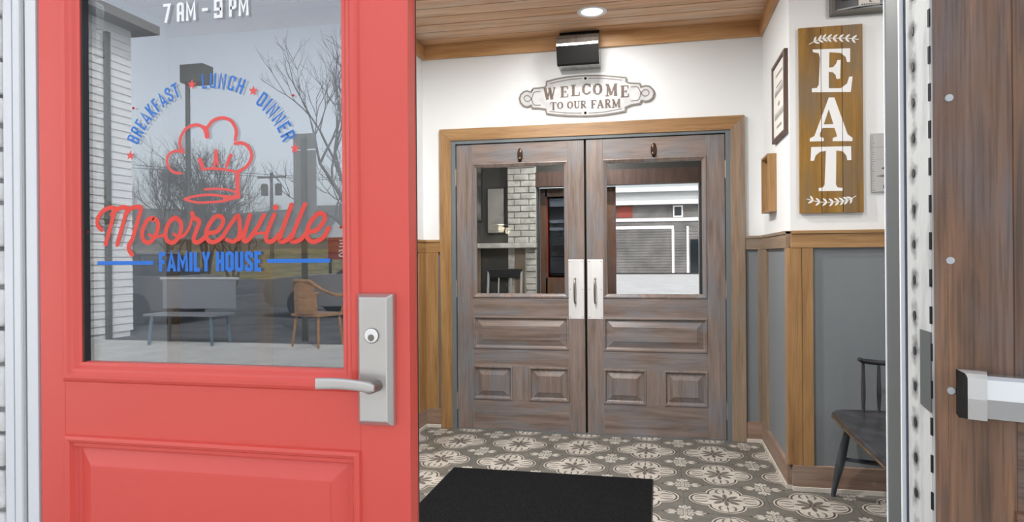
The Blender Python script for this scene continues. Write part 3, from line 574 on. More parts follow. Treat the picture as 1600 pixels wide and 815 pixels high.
# ---- vinyl lettering on the glass (sub-parts of the pane)
GY = .0160; GI = .0162
def sansglyph():
    W, s = .40, .165; l, r, b, t, m = s/2, W-s/2, s/2, 1-s/2, .5
    G = {}
    G['A'] = (W+.04, [[(l*.8, 0), (W/2+.02, t+.02), (r+.06, 0)], [(l+.06, .27), (r-.01, .27)]])
    G['a'] = (W, [[(l, 0), (l, t-.05), (l+.05, t), (r-.05, t), (r, t-.05), (r, 0)], [(l, .43), (r, .43)]])
    G['B'] = (W, [[(l, b), (l, t), (r-.05, t), (r, t-.07), (r, .60), (r-.05, .52), (r, .43), (r, b+.07), (r-.05, b), (l, b)], [(l, .52), (r-.05, .52)]])
    G['C'] = (W, [[(r, .66), (r, t-.06), (r-.06, t), (l+.06, t), (l, t-.06), (l, b+.06), (l+.06, b), (r-.06, b), (r, b+.06), (r, .34)]])
    G['D'] = (W, [[(l, b), (l, t), (r-.08, t), (r, t-.1), (r, b+.1), (r-.08, b), (l, b)]])
    G['E'] = (W-.04, [[(r-.0, t), (l, t), (l, b), (r-.0, b)], [(l, m), (r-.04, m)]])
    G['F'] = (W-.05, [[(r-.0, t), (l, t), (l, 0)], [(l, m), (r-.04, m)]])
    G['H'] = (W, [[(l, 0), (l, 1)], [(r, 0), (r, 1)], [(l, m), (r, m)]])
    G['I'] = (s+.0, [[(l, 0), (l, 1)]])
    G['K'] = (W, [[(l, 0), (l, 1)], [(r+.01, 1), (l+.05, .5), (r+.02, 0)]])
    G['L'] = (W-.06, [[(l, 1), (l, b), (r-.02, b)]])
    G['M'] = (W+.14, [[(l, 0), (l, .93), (W/2+.07, .30), (r+.14, .93), (r+.14, 0)]])
    G['N'] = (W+.02, [[(l, 0), (l, .97), (r+.02, .03), (r+.02, 1)]])
    G['O'] = (W, [[(l, m), (l, t-.06), (l+.06, t), (r-.06, t), (r, t-.06), (r, b+.06), (r-.06, b), (l+.06, b), (l, b+.06), (l, m)]])
    G['P'] = (W, [[(l, 0), (l, t), (r-.05, t), (r, t-.06), (r, .52), (r-.05, .46), (l, .46)]])
    G['R'] = (W, [[(l, 0), (l, t), (r-.05, t), (r, t-.06), (r, .56), (r-.05, .48), (l, .48)], [(r-.09, .48), (r+.01, 0)]])
    G['S'] = (W, [[(r, .68), (r, t-.05), (r-.06, t), (l+.06, t), (l, t-.06), (l, .66), (r, .36), (r, b+.06), (r-.06, b), (l+.06, b), (l, b+.05), (l, .32)]])
    G['T'] = (W-.02, [[(0, t), (W-.02, t)], [(W/2-.01, t), (W/2-.01, 0)]])
    G['U'] = (W, [[(l, 1), (l, b+.06), (l+.06, b), (r-.06, b), (r, b+.06), (r, 1)]])
    G['Y'] = (W, [[(l-.02, 1), (W/2, .44), (r+.02, 1)], [(W/2, .5), (W/2, 0)]])
    G['7'] = (W, [[(0, t), (r+.01, t), (l+.04, 0)]])
    G['9'] = (W+.06, [[(l, .26), (l, b), (r+.06, b), (r+.06, t), (l, t), (l, .46), (r+.06, .46)]])
    G['-'] = (.30, [[(0, .5), (.30, .5)]])
    return G, s
SG, SS = sansglyph()
def text_line(b, txt, x0, x1, z0, h, gap=.055, space=.28, y=GY, bold=1.0):
    ws = [space if c == ' ' else SG[c][0] for c in txt]; tot = sum(ws)+gap*(len(txt)-1); sc = (x1-x0)/(tot); x = 0
    for c, wv in zip(txt, ws):
        if c != ' ':
            for pl in SG[c][1]: b.stroke([(x0+(x+p[0])*sc, z0+p[1]*h) for p in pl], SS*(sc+h)/2*bold, y, False, False, False)
        x += wv+gap
def arc_text(b, txt, a0, a1, cx, cz, r, h, y):
    ws = [SG[c][0] for c in txt]; gap = .09; tot = sum(ws)+gap*(len(txt)-1); span = math.radians(a1-a0)*r; sc = span/tot; x = 0
    for c, wv in zip(txt, ws):
        a = math.radians(a0)+(x+wv/2)*sc/r
        for pl in SG[c][1]:
            q = []
            for p in pl:
                lx_, lz_ = (p[0]-wv/2)*sc, (p[1]-.5)*h
                q.append((cx+(r+lz_)*math.sin(a)+lx_*math.cos(a), cz+(r+lz_)*math.cos(a)-lx_*math.sin(a)))
            b.stroke(q, SS*h*.80, y, False, False, False)
        x += wv+gap
b = MB(); text_line(b, '7 aM - 9 PM', RX(-1.0775), RX(-.8640), 1.7555, .0425, .07, .16, bold=.9); b.build('opening_hours_lettering', 'vinyl_white', gl)
b = MB(); arc_text(b, 'BREAKFAST', -66.5, -20.5, RX(-.96626), 1.40815, .2115, .0335, GI); arc_text(b, 'LUNCH', -4.5, 25, RX(-.96626), 1.40815, .2115, .0335, GI); arc_text(b, 'DINNER', 36.5, 69.5, RX(-.96626), 1.40815, .2100, .0335, GI); b.build('meal_names_lettering', 'vinyl_blue_haze', gl)
for sx_, sz_ in D['stars']:
    pts = []
    for k in range(10):
        rr = .0118 if k % 2 == 0 else .0050; a = math.pi*k/5+.08; pts.append((RX(sx_)+rr*math.sin(a), sz_+rr*math.cos(a)))
    MB().flat(pts, GI).build('star', 'vinyl_red_haze', gl)
b = MB()
for pts, wd in D['hat']: b.stroke([(RX(x), z) for x, z in pts], wd*1.05, GI, True)
b.build('chef_hat_emblem', 'vinyl_red_haze', gl)
b = MB()
for pts, wd in D['script']: b.stroke([(RX(x), z) for x, z in pts], wd*1.02, GY-.0003, True)
dx, dz = D['idot']; b.flat(ell(RX(dx), dz, .0063, .0063, 0, 345, 22), GY-.0004)
b.build('town_name_lettering', 'vinyl_red', gl)
b = MB()
for px_, pz_ in D['specks']: b.stroke([(RX(px_)-.001, pz_), (RX(px_)+.001, pz_)], .005, GY, False)
b.build('red_dots', 'vinyl_red', gl)
b = MB(); text_line(b, 'FAMILY HOUSE', RX(-1.0935), RX(-.8365), 1.2018, .0428, .045, .17, bold=1.05)
b.box(RX(-1.2548), RX(-1.1075), GY-.0002, GY, 1.2170, 1.2255).box(RX(-.8247), RX(-.6780), GY-.0002, GY, 1.2195, 1.2280); b.build('family_house_lettering', 'vinyl_blue', gl)

# ---- outer frame, left of the red door
lf = empty('trim_15', (0, 0, 0), label='white aluminium frame beside the red door hinge edge', kind='structure')
box('outer_strip', 'alu', lf, -1.4885, -1.4645, 1.303, 1.33, -.05, 2.2, .0015)
box('dark_line', 'gap', lf, -1.4650, -1.4615, 1.310, 1.33, -.05, 2.2)
box('middle_strip', 'alu', lf, -1.4615, -1.4430, 1.303, 1.345, -.05, 2.2, .0015)
box('grey_return', 'alu_grey', lf, -1.4432, -1.4375, 1.309, 1.345, -.05, 2.2)
box('dark_line', 'gap', lf, -1.4380, -1.4340, 1.316, 1.345, -.05, 2.2)
box('inner_strip', 'alu', lf, -1.4340, -1.4040, 1.310, 1.36, -.05, 2.2, .0015)
box('jamb', 'jamb', lf, -1.515, -1.400, 1.362, 1.48, -.05, 2.06)
# head of outer opening and right jamb
rf = empty('trim_16', (0, 0, 0), label='dark grey metal jamb of the open right leaf', kind='structure')
box('jamb', 'jamb', rf, .4405, .56, 1.403, 1.48, -.05, 2.06)
box('edge_strip', 'alu', rf, .4400, .4475, 1.397, 1.404, -.05, 2.06, .001)
box('edge_strip', 'alu', rf, .4385, .4440, 1.478, 1.4835, -.05, 2.06, .001)
box('seal', 'gap', rf, .4475, .4535, 1.392, 1.403, -.05, 2.06)
box('jamb_head', 'jamb', rf, -1.40, .4405, 1.403, 1.48, 2.045, 2.062)
box('jamb_face', 'alu', rf, .52, .565, 1.30, 1.402, -.05, 2.06)
# hinge strip: pale leaf turned to the street with dark knuckle slots
hA, hB = Vector((.4475, 1.385, 0)), Vector((.4585, 1.300, 0)); dv = (hB-hA).normalized(); ln = (hB-hA).length
hs_ = empty('trim_17', hA, math.atan2(dv.y, dv.x), label='worn white hinge strip with a row of dark slots along the open brown door', kind='structure')
box('strip', 'weather', hs_, 0, ln, 0, .018, -.02, 2.05)
b = MB(); zz_ = .03
while zz_ < 2.03:
    b.lathe([(.0028, -.0012), (.0028, .002)], (0, 0, 0), 10, 'y'); n0 = len(b.v)-20
    for q in range(n0, len(b.v)): p = b.v[q]; b.v[q] = (ln*.30+p[0]*1.7, p[1], zz_+p[2]*2.9)
    zz_ += .064
b.build('slots', 'rubber', hs_)
b = MB(); zz_ = .02
while zz_ < 2.03: b.box(ln-.006, ln+.0005, -.0018, .0, zz_, zz_+.030); zz_ += .064
b.build('dark_teeth', 'black', hs_)
MB().prism([(ln*.56, 1.0950), (ln*.97, 1.0935), (ln*.97, .9555), (ln*.56, .963)], 'y', -.0025, .001).build('latch_pocket', 'jamb', hs_)

# ---- open brown leaf: hinged at the right jamb, swung out
ang = math.radians(-22)
od = empty('door_4', (.4575, 1.302, 0), ang, label='open brown stained outer door with aluminium push bar', kind='structure')
# local: x along leaf away from hinge, visible face at y=0 looking towards -y
OW = .90
box('stile', 'brown_z', od, 0, .118, 0, .040, .01, 2.04, .0015)
box('stile', 'brown_z', od, .78, OW, 0, .040, .01, 2.04, .0015)
box('rail', 'brown_x', od, .118, .78, .0003, .040, .01, .20, .001)
box('rail', 'brown_x', od, .118, .78, .0003, .040, .80, .965, .001)
box('rail', 'brown_x', od, .118, .78, .0003, .040, 1.93, 2.04, .001)
MB().ring(.114, .784, .955, 1.94, [(0, 0), (.002, -.004), (.008, -.006), (.02, -.004), (.03, .005), (.034, .016)]).build('glazing_bead', 'brown_z', od)
box('pane', 'door_glass', od, .14, .76, .0175, .0215, .98, 1.92)
MB().ring(.114, .784, .19, .81, [(0, 0), (.003, -.007), (.010, -.009), (.016, -.006), (.021, .004), (.026, .011), (.033, .012), (.068, -.001)], True).build('panel', 'brown_x', od)
box('groove', 'brown_x', od, .0235, .0245, -.0006, .0, .01, 2.04)
b = MB().box(0, OW, .040, .045, .01, .955).box(0, OW, .040, .045, 1.94, 2.04).box(0, .12, .040, .045, .955, 1.94).box(.78, OW, .040, .045, .955, 1.94); b.build('outer_face', 'red', od)
for z in (1.493, 1.217, .996):
    MB().lathe([(.0066, 0), (.0066, -.0012), (.0056, -.0026), (0, -.003)], (.0285, 0, z), 20, 'y').build('bolt', 'alu_grey', od, smooth=True)
pb = MB(); z0, z1 = .957, 1.034
prof = lambda k: [(0, z0+.002), (-.034*k, z0), (-.046*k, z0+.004), (-.053*k, z0+.038), (-.047*k, z1-.006), (-.042*k, z1), (0, z1)]
bar = MB().prism([(p[0]*.93, z0+.0025+(p[1]-z0)*.93) for p in prof(1)], 'x', .075, .80).build('push_bar', 'bar', od, smooth=False)
bar['label'] = 'brushed aluminium push bar'
cap = MB().grid([[(.036, 0, z0), (.040, -.030, z0+.001), (.0520, -.051, z0+.004), (.0520, -.056, z0+.038), (.0520, -.051, z1-.006), (.049, -.044, z1), (.036, 0, z1)],
                 [(.078, 0, z0), (.078, -.034, z0), (.078, -.051, z0+.004), (.078, -.056, z0+.038), (.078, -.051, z1-.006), (.078, -.044, z1), (.078, 0, z1)]]).build('end_cap', 'barcap', bar)
MB().quad((.0352, -.001, z0+.001), (.0395, -.030, z0+.001), (.0510, -.0508, z0+.0045), (.0510, -.0508, z1-.0065), (.0480, -.044, z1-.0005), (.0352, -.001, z1-.0005)).build('end_recess', 'black', bar)

# ================================================================== THINGS INSIDE
# black entrance mat
mt = empty('entrance_mat', (-.608, 2.90, 0), label='black fibre entrance mat lying on the patterned tile floor', cat='mat')
b = MB(); nx, ny = 60, 90
def mz(x, y): return .0085+.0012*noise.noise(Vector((x*60, y*60, 0)))
b.grid([[(-.563+1.126*i/nx, -.905+1.81*j/ny, mz(i, j)) for i in range(nx+1)] for j in range(ny+1)], False, False); b.build('pile', 'mat_pile', mt)
MB().prism([(-.568, -.91), (.568, -.91), (.568, .91), (-.568, .91)], 'z', .0, .007).build('rubber_backing', 'mat_edge', mt, .001)

# recessed ceiling lamps: one in view, the rest added to brighten the room
def can(x, y, label):
    e = empty('ceiling_lamp', (x, y, HC), label=label, cat='lamp', group='recessed ceiling lamps')
    MB().lathe([(.094, 0), (.094, -.003), (.088, -.006), (.070, -.004), (.064, .0), (.064, .001)], (0, 0, 0), 40).build('trim_ring', 'alu', e, smooth=True)
    MB().lathe([(.063, -.0030), (.0, -.0035)], (0, 0, 0), 40).build('lens', 'lamp_on', e)
    ld = bpy.data.lights.new('lamp_light', 'AREA'); ld.shape = 'DISK'; ld.size = .12; ld.energy = CAN_W; ld.color = (1, .985, .965)
    lo = bpy.data.objects.new('lamp_light', ld); COL.objects.link(lo); lo.parent = e; lo.location = (0, 0, -.012)
    return e, ld
e1, l1 = can(LX, LY, 'round white recessed ceiling lamp by the black box over the doors'); l1.energy = CAN_W*.13; e1['group'] = ''
del e1['group']
for (x, y, lb) in ((-.75, 3.3, 'added unseen ceiling lamp over the black mat'), (-.75, 2.0, 'added unseen ceiling lamp nearest the street door'), (1.35, 2.9, 'added unseen ceiling lamp over the black bench'), (-2.35, 2.9, 'added unseen ceiling lamp of the left alcove')):  # lamps added out of view to brighten the vestibule
    e_, l_ = can(x, y, lb); e_['group'] = 'added ceiling lamps outside the view'; l_.energy *= {1.35: .22, -2.35: .5, -.75: 1.2}[x]
# black curved box over the doors (air curtain style wall unit)
bx = empty('wall_unit', (-.522, 4.72, 2.512), label='black box with curved steel top mounted above the welcome sign', cat='wall unit')
pf = [(0, .0), (-.105, .0), (-.125, .012), (-.150, .128), (-.152, .150), (-.140, .185), (-.11, .225), (-.06, .255), (0, .26)]
pf = [(a*1.25, c*.9) for a, c in pf]; MB().prism(pf, 'x', -.140, .140).build('housing', 'chrome_dark', bx, .002)
MB().prism([(-.1335, -.0015), (-.1575, .006), (-.1905, .119), (-.187, .119), (-.150, .010), (-.131, .004)], 'x', -.141, .141).build('front_panel', 'black', bx)
MB().box(-.135, .135, -.07, -.01, .230, .2445).build('top_bracket', 'black', bx)
# welcome sign
ws = empty('welcome_sign', (0, 4.72, 0), label='pale metal plaque reading WELCOME TO OUR FARM above the double doors', cat='sign')
b = MB(); b.flat(D['wel'], -.004, depth=.008); b.build('plaque', 'sign_metal', ws)
b = MB(); b.stroke(D['wel']+[D['wel'][0]], .011, -.0128, False, False); b.build('rim', 'sign_edge', ws)
b = MB()
for pts, wd in D['wel_lines']: b.stroke(pts, wd*.75, -.0127, True)
for px_, pz_ in D['dots']: b.stroke([(px_-.001, pz_), (px_+.001, pz_)], .018, -.0127, False)
b.build('inner_lines', 'sign_edge', ws)
K, k_, sfx = 'T', 't', .5
SER = {
 'W': [('T', [(.10, 1), (.32, 0)]), ('t', [(.32, .05), (.52, .95)]), ('T', [(.50, 1), (.70, 0)]), ('t', [(.70, .05), (.92, 1)]), ('s', [(-.02, 1), (.26, 1)]), ('s', [(.40, 1), (.60, 1)]), ('s', [(.80, 1), (1.02, 1)])],
 'E': [('T', [(.25, 0), (.25, 1)]), ('s', [(0, 1), (.92, 1)]), ('s', [(0, 0), (.95, 0)]), ('s', [(.25, .5), (.68, .5)]), ('s', [(.90, 1), (.90, .74)]), ('s', [(.94, 0), (.94, .28)]), ('s', [(.68, .38), (.68, .62)])],
 'F': [('T', [(.25, 0), (.25, 1)]), ('s', [(0, 1), (.95, 1)]), ('s', [(0, 0), (.52, 0)]), ('s', [(.25, .5), (.68, .5)]), ('s', [(.93, 1), (.93, .74)]), ('s', [(.68, .38), (.68, .62)])],
 'L': [('T', [(.27, 0), (.27, 1)]), ('s', [(0, 1), (.56, 1)]), ('s', [(0, 0), (.96, 0)]), ('s', [(.96, 0), (.96, .34)])],
 'C': [('m', ell(.52, .5, .42, .46, 40, 320)), ('T', ell(.52, .5, .40, .46, 140, 220)), ('s', [(.90, 1), (.90, .66)]), ('s', [(.90, .1), (.90, .30)])],
 'O': [('m', ell(.5, .5, .42, .46, 0, 360, 20)), ('T', ell(.5, .5, .38, .46, 135, 225)), ('T', ell(.5, .5, .38, .46, -45, 45))],
 'M': [('t', [(.16, 0), (.16, 1)]), ('T', [(.16, 1), (.48, .05)]), ('t', [(.48, .05), (.82, 1)]), ('T', [(.84, 1), (.84, 0)]), ('s', [(0, 1), (.2, 1)]), ('s', [(.80, 1), (1, 1)]), ('s', [(0, 0), (.30, 0)]), ('s', [(.70, 0), (1, 0)])],
 'T': [('T', [(.5, 0), (.5, 1)]), ('s', [(0, 1), (1, 1)]), ('s', [(.26, 0), (.74, 0)]), ('s', [(.02, 1), (.02, .72)]), ('s', [(.98, 1), (.98, .72)])],
 'U': [('T', [(.22, 1), (.22, .3), (.32, .06)]), ('m', [(.22, .35), (.28, .1), (.5, 0), (.72, .1), (.80, .35)]), ('t', [(.80, 1), (.80, .3)]), ('s', [(0, 1), (.44, 1)]), ('s', [(.64, 1), (.98, 1)])],
 'R': [('T', [(.22, 0), (.22, 1)]), ('m', [(.22, 1), (.6, .98), (.78, .86), (.78, .66), (.6, .52), (.22, .5)]), ('T', [(.48, .5), (.84, 0)]), ('s', [(0, 0), (.44, 0)]), ('s', [(0, 1), (.4, 1)]), ('s', [(.74, 0), (1, 0)])],
 'A': [('t', [(.14, 0), (.46, 1)]), ('T', [(.46, 1), (.80, 0)]), ('s', [(.24, .32), (.68, .32)]), ('s', [(0, 0), (.30, 0)]), ('s', [(.62, 0), (1, 0)])]}
def serif(b, c, p0, p1, y, tk=1):
    h = p1[1]-p0[1]; wd = {'T': .17*h*tk, 't': .08*h*tk, 's': .065*h*tk, 'm': .10*h*tk}
    for kk, pl in SER[c]:
        b.stroke([(p0[0]+(p1[0]-p0[0])*q[0], p0[1]+h*q[1]) for q in pl], wd[kk], y, False, False, False)
b = MB()
for c, lo_, hi_ in D['wl']: serif(b, c, (lo_[0], hi_[1]+.003), (hi_[0], lo_[1]-.003), -.0129, 1.5)
for c, lo_, hi_ in D['wl2']: serif(b, c, (lo_[0], hi_[1]+.002), (hi_[0], lo_[1]-.002), -.0129, 1.4)
b.build('lettering', 'sign_brown', ws)
# EAT sign
es = empty('eat_sign', (.716, 3.8, 1.441), label='tall honey-stained plank sign with white letters EAT and leaf sprigs', cat='sign')
def EX(x): return x-.716
for a, c in ((0, .106), (.1085, .207), (.2095, .306)): box('plank', 'eat_wood', es, a, c, -.019, -.003, 0, .960, .0012)
box('batten', 'eat_wood', es, .01, .295, -.003, 0, .1, .16); box('batten', 'eat_wood', es, .01, .295, -.003, 0, .8, .86)
for outer, hole in D['eat']:
    b = MB(); b.flat([(EX(x)-.003, z-1.441) for x, z in outer], -.0194, [[(EX(x)-.003, z-1.441) for x, z in hole]] if hole else [])
    o = b.build('letter', 'white_paint', es); bm = bmesh.new(); bm.from_mesh(o.data)
    for jx in (.10725, .20825):
        for sgn in (-1, 1):
            bmesh.ops.bisect_plane(bm, geom=list(bm.verts)+list(bm.edges)+list(bm.faces), plane_co=(jx+sgn*.0013, 0, 0), plane_no=(1, 0, 0))
        kill = [f for f in bm.faces if abs(f.calc_center_median().x-jx) < .00125]
        bmesh.ops.delete(bm, geom=kill, context='FACES')
    bm.to_mesh(o.data); bm.free()
for li, stem in enumerate(D['laurel']):
    b = MB(); P_ = [(EX(x), z-1.441) for x, z in stem]; b.stroke(P_, .0035, -.0195, True)
    for i in range(1, 9):
        u = i/9*(len(P_)-1); k = min(int(u), len(P_)-2); f_ = u-k; ax_, az_ = P_[k][0]*(1-f_)+P_[k+1][0]*f_, P_[k][1]*(1-f_)+P_[k+1][1]*f_
        d_ = math.atan2(P_[k+1][1]-P_[k][1], P_[k+1][0]-P_[k][0])
        for sg in (-1, 1):
            a_ = d_+sg*.75; Lf = .030; wf = .0052
            b.flat([(ax_+(u_*Lf)*math.cos(a_)-q_*wf*math.sin(a_), az_+(u_*Lf)*math.sin(a_)+q_*wf*math.cos(a_)) for u_, q_ in ((0, 0), (.25, .8), (.55, 1), (.85, .55), (1, 0), (.85, -.55), (.55, -1), (.25, -.8))], -.0195)
    b.build('leaf_sprig', 'white_paint', es)
# dark sign at top right
tb = empty('wall_plaque', (.868, 3.8, 2.452), label='olive framed dark wall sign with a white label, above the EAT sign', cat='sign')
MB().ring(0, .52, 0, .26, [(0, 0), (0, -.03), (.006, -.036), (.022, -.034), (.026, -.022)]).build('frame', 'signback', tb)
box('backing', 'blackmetal', tb, .02, .50, -.022, 0, .02, .24)
MB().tube([(.03, -.03, .022), (.12, -.03, .034), (.22, -.03, .042), (.34, -.03, .042), (.49, -.03, .03)], .004, 8).build('curved_wire', 'alu_grey', tb, smooth=True)
box('label_plate', 'paper', tb, .135, .235, -.026, -.022, .036, .12, .001)
b = MB()
for q in range(7): b.box(.148+q*.011, .155+q*.011, -.0266, -.026, .042, .048)
b.box(.185, .189, -.0266, -.026, .055, .075).box(.185, .199, -.0266, -.026, .055, .059); b.build('label_print', 'ink', tb)
MB().lathe([(.028, -.022), (.026, -.034), (.015, -.044), (0, -.046)], (.075, 0, .098), 24, 'y').build('knob', 'signback', tb, smooth=True)
# grey ruler print
rp = empty('ruler_print', (1.062, 3.8, 1.543), label='pale grey board print with ruler ticks, right of the EAT sign', cat='picture')
box('board', mat('pale_grey_board', (.42, .42, .42), .8), rp, 0, .26, -.012, 0, 0, .298, .001)
b = MB()
for q in range(24): b.box(.0, .008+(.007 if q % 4 == 0 else 0), -.0126, -.012, .008+q*.012, .0105+q*.012)
b.box(.0, .075, -.0126, -.012, .226, .2275).box(.0, .26, -.0124, -.012, .165, .166)
b.flat([(.018, .080), (.13, .062), (.26, .05), (.26, .12), (.12, .100)], -.0126); b.build('print', 'sign_edge', rp)
b = MB(); b.flat([(.045, .118), (.085, .150), (.12, .155), (.12, .10), (.085, .097)], -.0128); b.stroke(ell(.065, .026, .011, .011, 0, 360, 16), .004, -.0128, False, True); tag(b.build('dark_print', 'ink', rp), kind='stuff')
# frames on side wall x=.672 ; local x from far to near, -y out of the wall
f1 = empty('picture_frame', (.672, 4.235, 1.872), -math.pi/2, label='walnut framed text print hung higher on the right side wall', cat='picture')
MB().ring(0, .405, 0, .445, [(0, 0), (0, -.020), (.004, -.022), (.020, -.022), (.024, -.012)]).build('frame', 'frame_brown', f1)
box('print', 'paper', f1, .02, .385, -.013, 0, .02, .425)
b = MB()
for zz0, hh, a0_, a1_ in ((.36, .012, .1, .3), (.30, .008, .12, .28), (.255, .035, .07, .33), (.19, .022, .17, .23), (.125, .035, .06, .34), (.07, .012, .13, .27)):
    x = a0_
    while x < a1_: b.stroke([(x, zz0), (x+.008, zz0+hh), (x+.016, zz0)], .004, -.0134, False, False); x += .022
tag(b.build('print_text', 'ink', f1), kind='stuff')
f2 = empty('shadow_box', (.672, 4.46, 1.480), -math.pi/2, label='deep golden oak box frame hung lower on the right side wall', cat='picture')
MB().ring(0, .25, 0, .338, [(0, 0), (0, -.050), (.012, -.050), (.012, -.012)]).build('frame', 'oak_z', f2)
box('print', 'paper', f2, .012, .238, -.013, 0, .012, .326)
b = MB()
for q in range(5): b.stroke([(.05, .06+q*.05), (.11, .075+q*.05), (.2, .06+q*.05)], .006, -.0136, True)
tag(b.build('print_text', 'ink', f2), kind='stuff')
# bench
bn = empty('bench', (0, 0, 0), label='black windsor style bench with spindle rail and splayed legs', cat='bench')
def bench():
    out = []
    def rc(cx, cy, r, a0, a1, n=8): return [(cx+r*math.cos(math.radians(a0+(a1-a0)*i/n)), cy+r*math.sin(math.radians(a0+(a1-a0)*i/n))) for i in range(n+1)]
    pl = [(1.36, 2.30), (1.36, 3.66)] + [(1.10, 3.672), (.98, 3.678)] + rc(.905, 3.59, .085, 90, 190, 8) + [(.815, 3.45), (.812, 3.2), (.815, 2.7), (.84, 2.36), (.88, 2.30)]
    n = len(pl); c = Vector((1.08, 3.0))
    def sc(f, z): return [((p[0]-c.x)*f+c.x, (p[1]-c.y)*(1-(1-f)*.5)+c.y, z) for p in pl]
    MB().grid([sc(.93, .418), sc(.985, .424), sc(1.0, .436), sc(.997, .449), sc(.975, .456), sc(.90, .450), sc(.6, .446)]).build('seat', 'bench', bn, smooth=True)
    MB().grid([sc(.986, .4235), sc(1.004, .431), sc(1.0045, .437), sc(1.0005, .4385)], True, False).build('seat_edge', 'bench_edge', bn, smooth=True)
    for (tx, ty, fx, fy) in ((.905, 3.60, .854, 3.735), (.90, 2.42, .85, 2.33), (1.28, 3.60, 1.36, 3.72), (1.28, 2.42, 1.36, 2.33)):
        a, b_ = Vector((tx, ty, .425)), Vector((fx, fy, 0))
        MB().tube([a.lerp(b_, u) for u in (0, .12, .3, .5, .62, .8, 1)], [.0125, .014, .018, .0215, .020, .015, .0115], 14).build('leg', 'bench_leg', bn, smooth=True)
    for (p, q) in (((.878, 3.665, .21), (1.322, 3.655, .175)), ((.878, 2.38, .2), (1.322, 2.38, .2))):
        MB().tube([Vector(p).lerp(Vector(q), u) for u in (0, .3, .5, .7, 1)], [.009, .012, .0135, .012, .009], 12).build('stretcher', 'bench_leg', bn, smooth=True)
    # end rail with spindles, then back rail along the far side
    R = [(.955, 3.640, .712), (.975, 3.650, .702), (1.05, 3.665, .692), (1.15, 3.668, .690), (1.26, 3.665, .69), (1.32, 3.62, .69), (1.34, 3.5, .69), (1.34, 2.9, .69), (1.34, 2.34, .69)]
    MB().tube(R, [.010, .012, .013, .013, .013, .013, .013, .013, .012], 12).build('top_rail', 'bench', bn, smooth=True)
    for i, (sx, sy) in enumerate(((.978, 3.650), (1.052, 3.662), (1.14, 3.665), (1.24, 3.66), (1.335, 3.45), (1.335, 3.2), (1.335, 2.95), (1.335, 2.7), (1.335, 2.45))):
        MB().tube([(sx-(.004 if i < 4 else 0), sy-.012, .447), (sx, sy, .53), (sx, sy, .60), (sx, sy, .695)], [.006, .0105, .0095, .0065], 10).build('spindle', 'bench', bn, smooth=True)
bench()

# ================================================================== DINING ROOM behind the inner doors
df = tag(box('floor_dining', 'dining_floor', None, -6, 4, 4.86, 14, -.05, 0), kind='structure')
for nm, a in (('wall_dining_back', (-6, 4, 14, 14.1, 0, 3.2)), ('wall_dining_left', (-6.1, -6, 4.86, 14, 0, 3.2)), ('wall_dining_right', (4, 4.1, 4.86, 14, 0, 3.2)), ('wall_dining_front', (-6, -1.81, 4.76, 4.86, 0, 3.2)), ('wall_dining_entry', (.81, 4, 4.76, 4.86, 0, 3.2))):
    tag(box(nm, 'dining_wall', None, *a), kind='structure')
def pendant(x, y, z, r, lab):
    e = empty('pendant_lamp', (x, y, z), label=lab, cat='lamp', group='pendant lamps over the dining room')
    MB().lathe([(r, 0), (r*.97, r*.10), (r*.85, r*.30), (r*.6, r*.50), (r*.3, r*.62), (r*.16, r*.70), (r*.14, r*.95), (.004, r*1.0)], n=28).build('shade', 'blackmetal', e, smooth=True)
    MB().lathe([(r*.96, .002), (r*.90, .006), (r*.3, .05)], n=28).build('rim_glow', 'bulb', e)
    MB().tube([(0, 0, r), (0, 0, 3.2-z)], .004, 6).build('cord', 'rubber', e)
    ld = bpy.data.lights.new('pendant_light', 'POINT'); ld.energy = 14; ld.color = (1, .8, .55); ld.shadow_soft_size = .05
    lo = bpy.data.objects.new('pendant_light', ld); COL.objects.link(lo); lo.parent = e; lo.location = (0, 0, -.06)
pendant(-2.32, 10, 1.70, .19, 'large black dome pendant lamp seen through the left inner door')
pendant(-2.98, 14-.6, 1.79, .14, 'small black dome pendant lamp further back in the dining room')
pendant(1.5, 10, 1.9, .19, 'black dome pendant lamp at the right of the dining room')
def art(x0, x1, z0, z1, m, lab):
    e = empty('wall_picture', (x0, 13.98, z0), label=lab, cat='picture', group='pictures on the dining room wall')
    MB().ring(0, x1-x0, 0, z1-z0, [(0, 0), (0, -.03), (.03, -.035), (.04, -.015)]).build('frame', 'rubber', e); box('canvas', m, e, .02, x1-x0-.02, -.018, 0, .02, z1-z0-.02)
art(-3.55, -2.97, 1.75, 2.70, 'pale_art', 'pale upright picture on the dark dining room wall')
art(-4.6, -3.75, 2.2, 3.0, 'grey_art', 'large mottled grey picture high on the dining room wall')
art(-4.3, -3.65, 1.45, 2.0, 'grey_art', 'small mottled grey picture low on the dining room wall')
def chair(x, y, rz, lab, grp, name='dining_chair', wm='blackmetal', sl_='alu_grey'):
    e = empty(name, (x, y, 0), rz, label=lab, cat='chair'); 
    if grp: e['group'] = grp
    box('seat', wm, e, -.21, .21, -.21, .21, .43, .465, .01)
    for sx in (-1, 1):
        for sy in (-1, 1): MB().tube([(sx*.18, sy*.18, .44), (sx*.205, sy*.215, 0)], [.016, .012], 8).build('leg', wm, e)
        MB().tube([(sx*.18, .19, .45), (sx*.19, .235, .75), (sx*.19, .27, .98)], .014, 8).build('back_post', sl_, e)
    box('top_rail', wm, e, -.2, .2, .255, .28, .90, 1.0, .008)
    for q in (-.07, .07): MB().tube([(q, .2, .46), (q, .268, .92)], .009, 6).build('spindle', sl_, e)
    return e
chair(-1.55, 6.35, math.pi, 'dark dining chair left of the round dining table', None)
vc = chair(-1.80, 1.80, 0, 'dark spindle chair inside against the front wall, mirrored in the left inner door', None, 'spindle_chair'); vc.scale = (1.06, 1.06, 1.08); vc.rotation_euler.z = math.pi
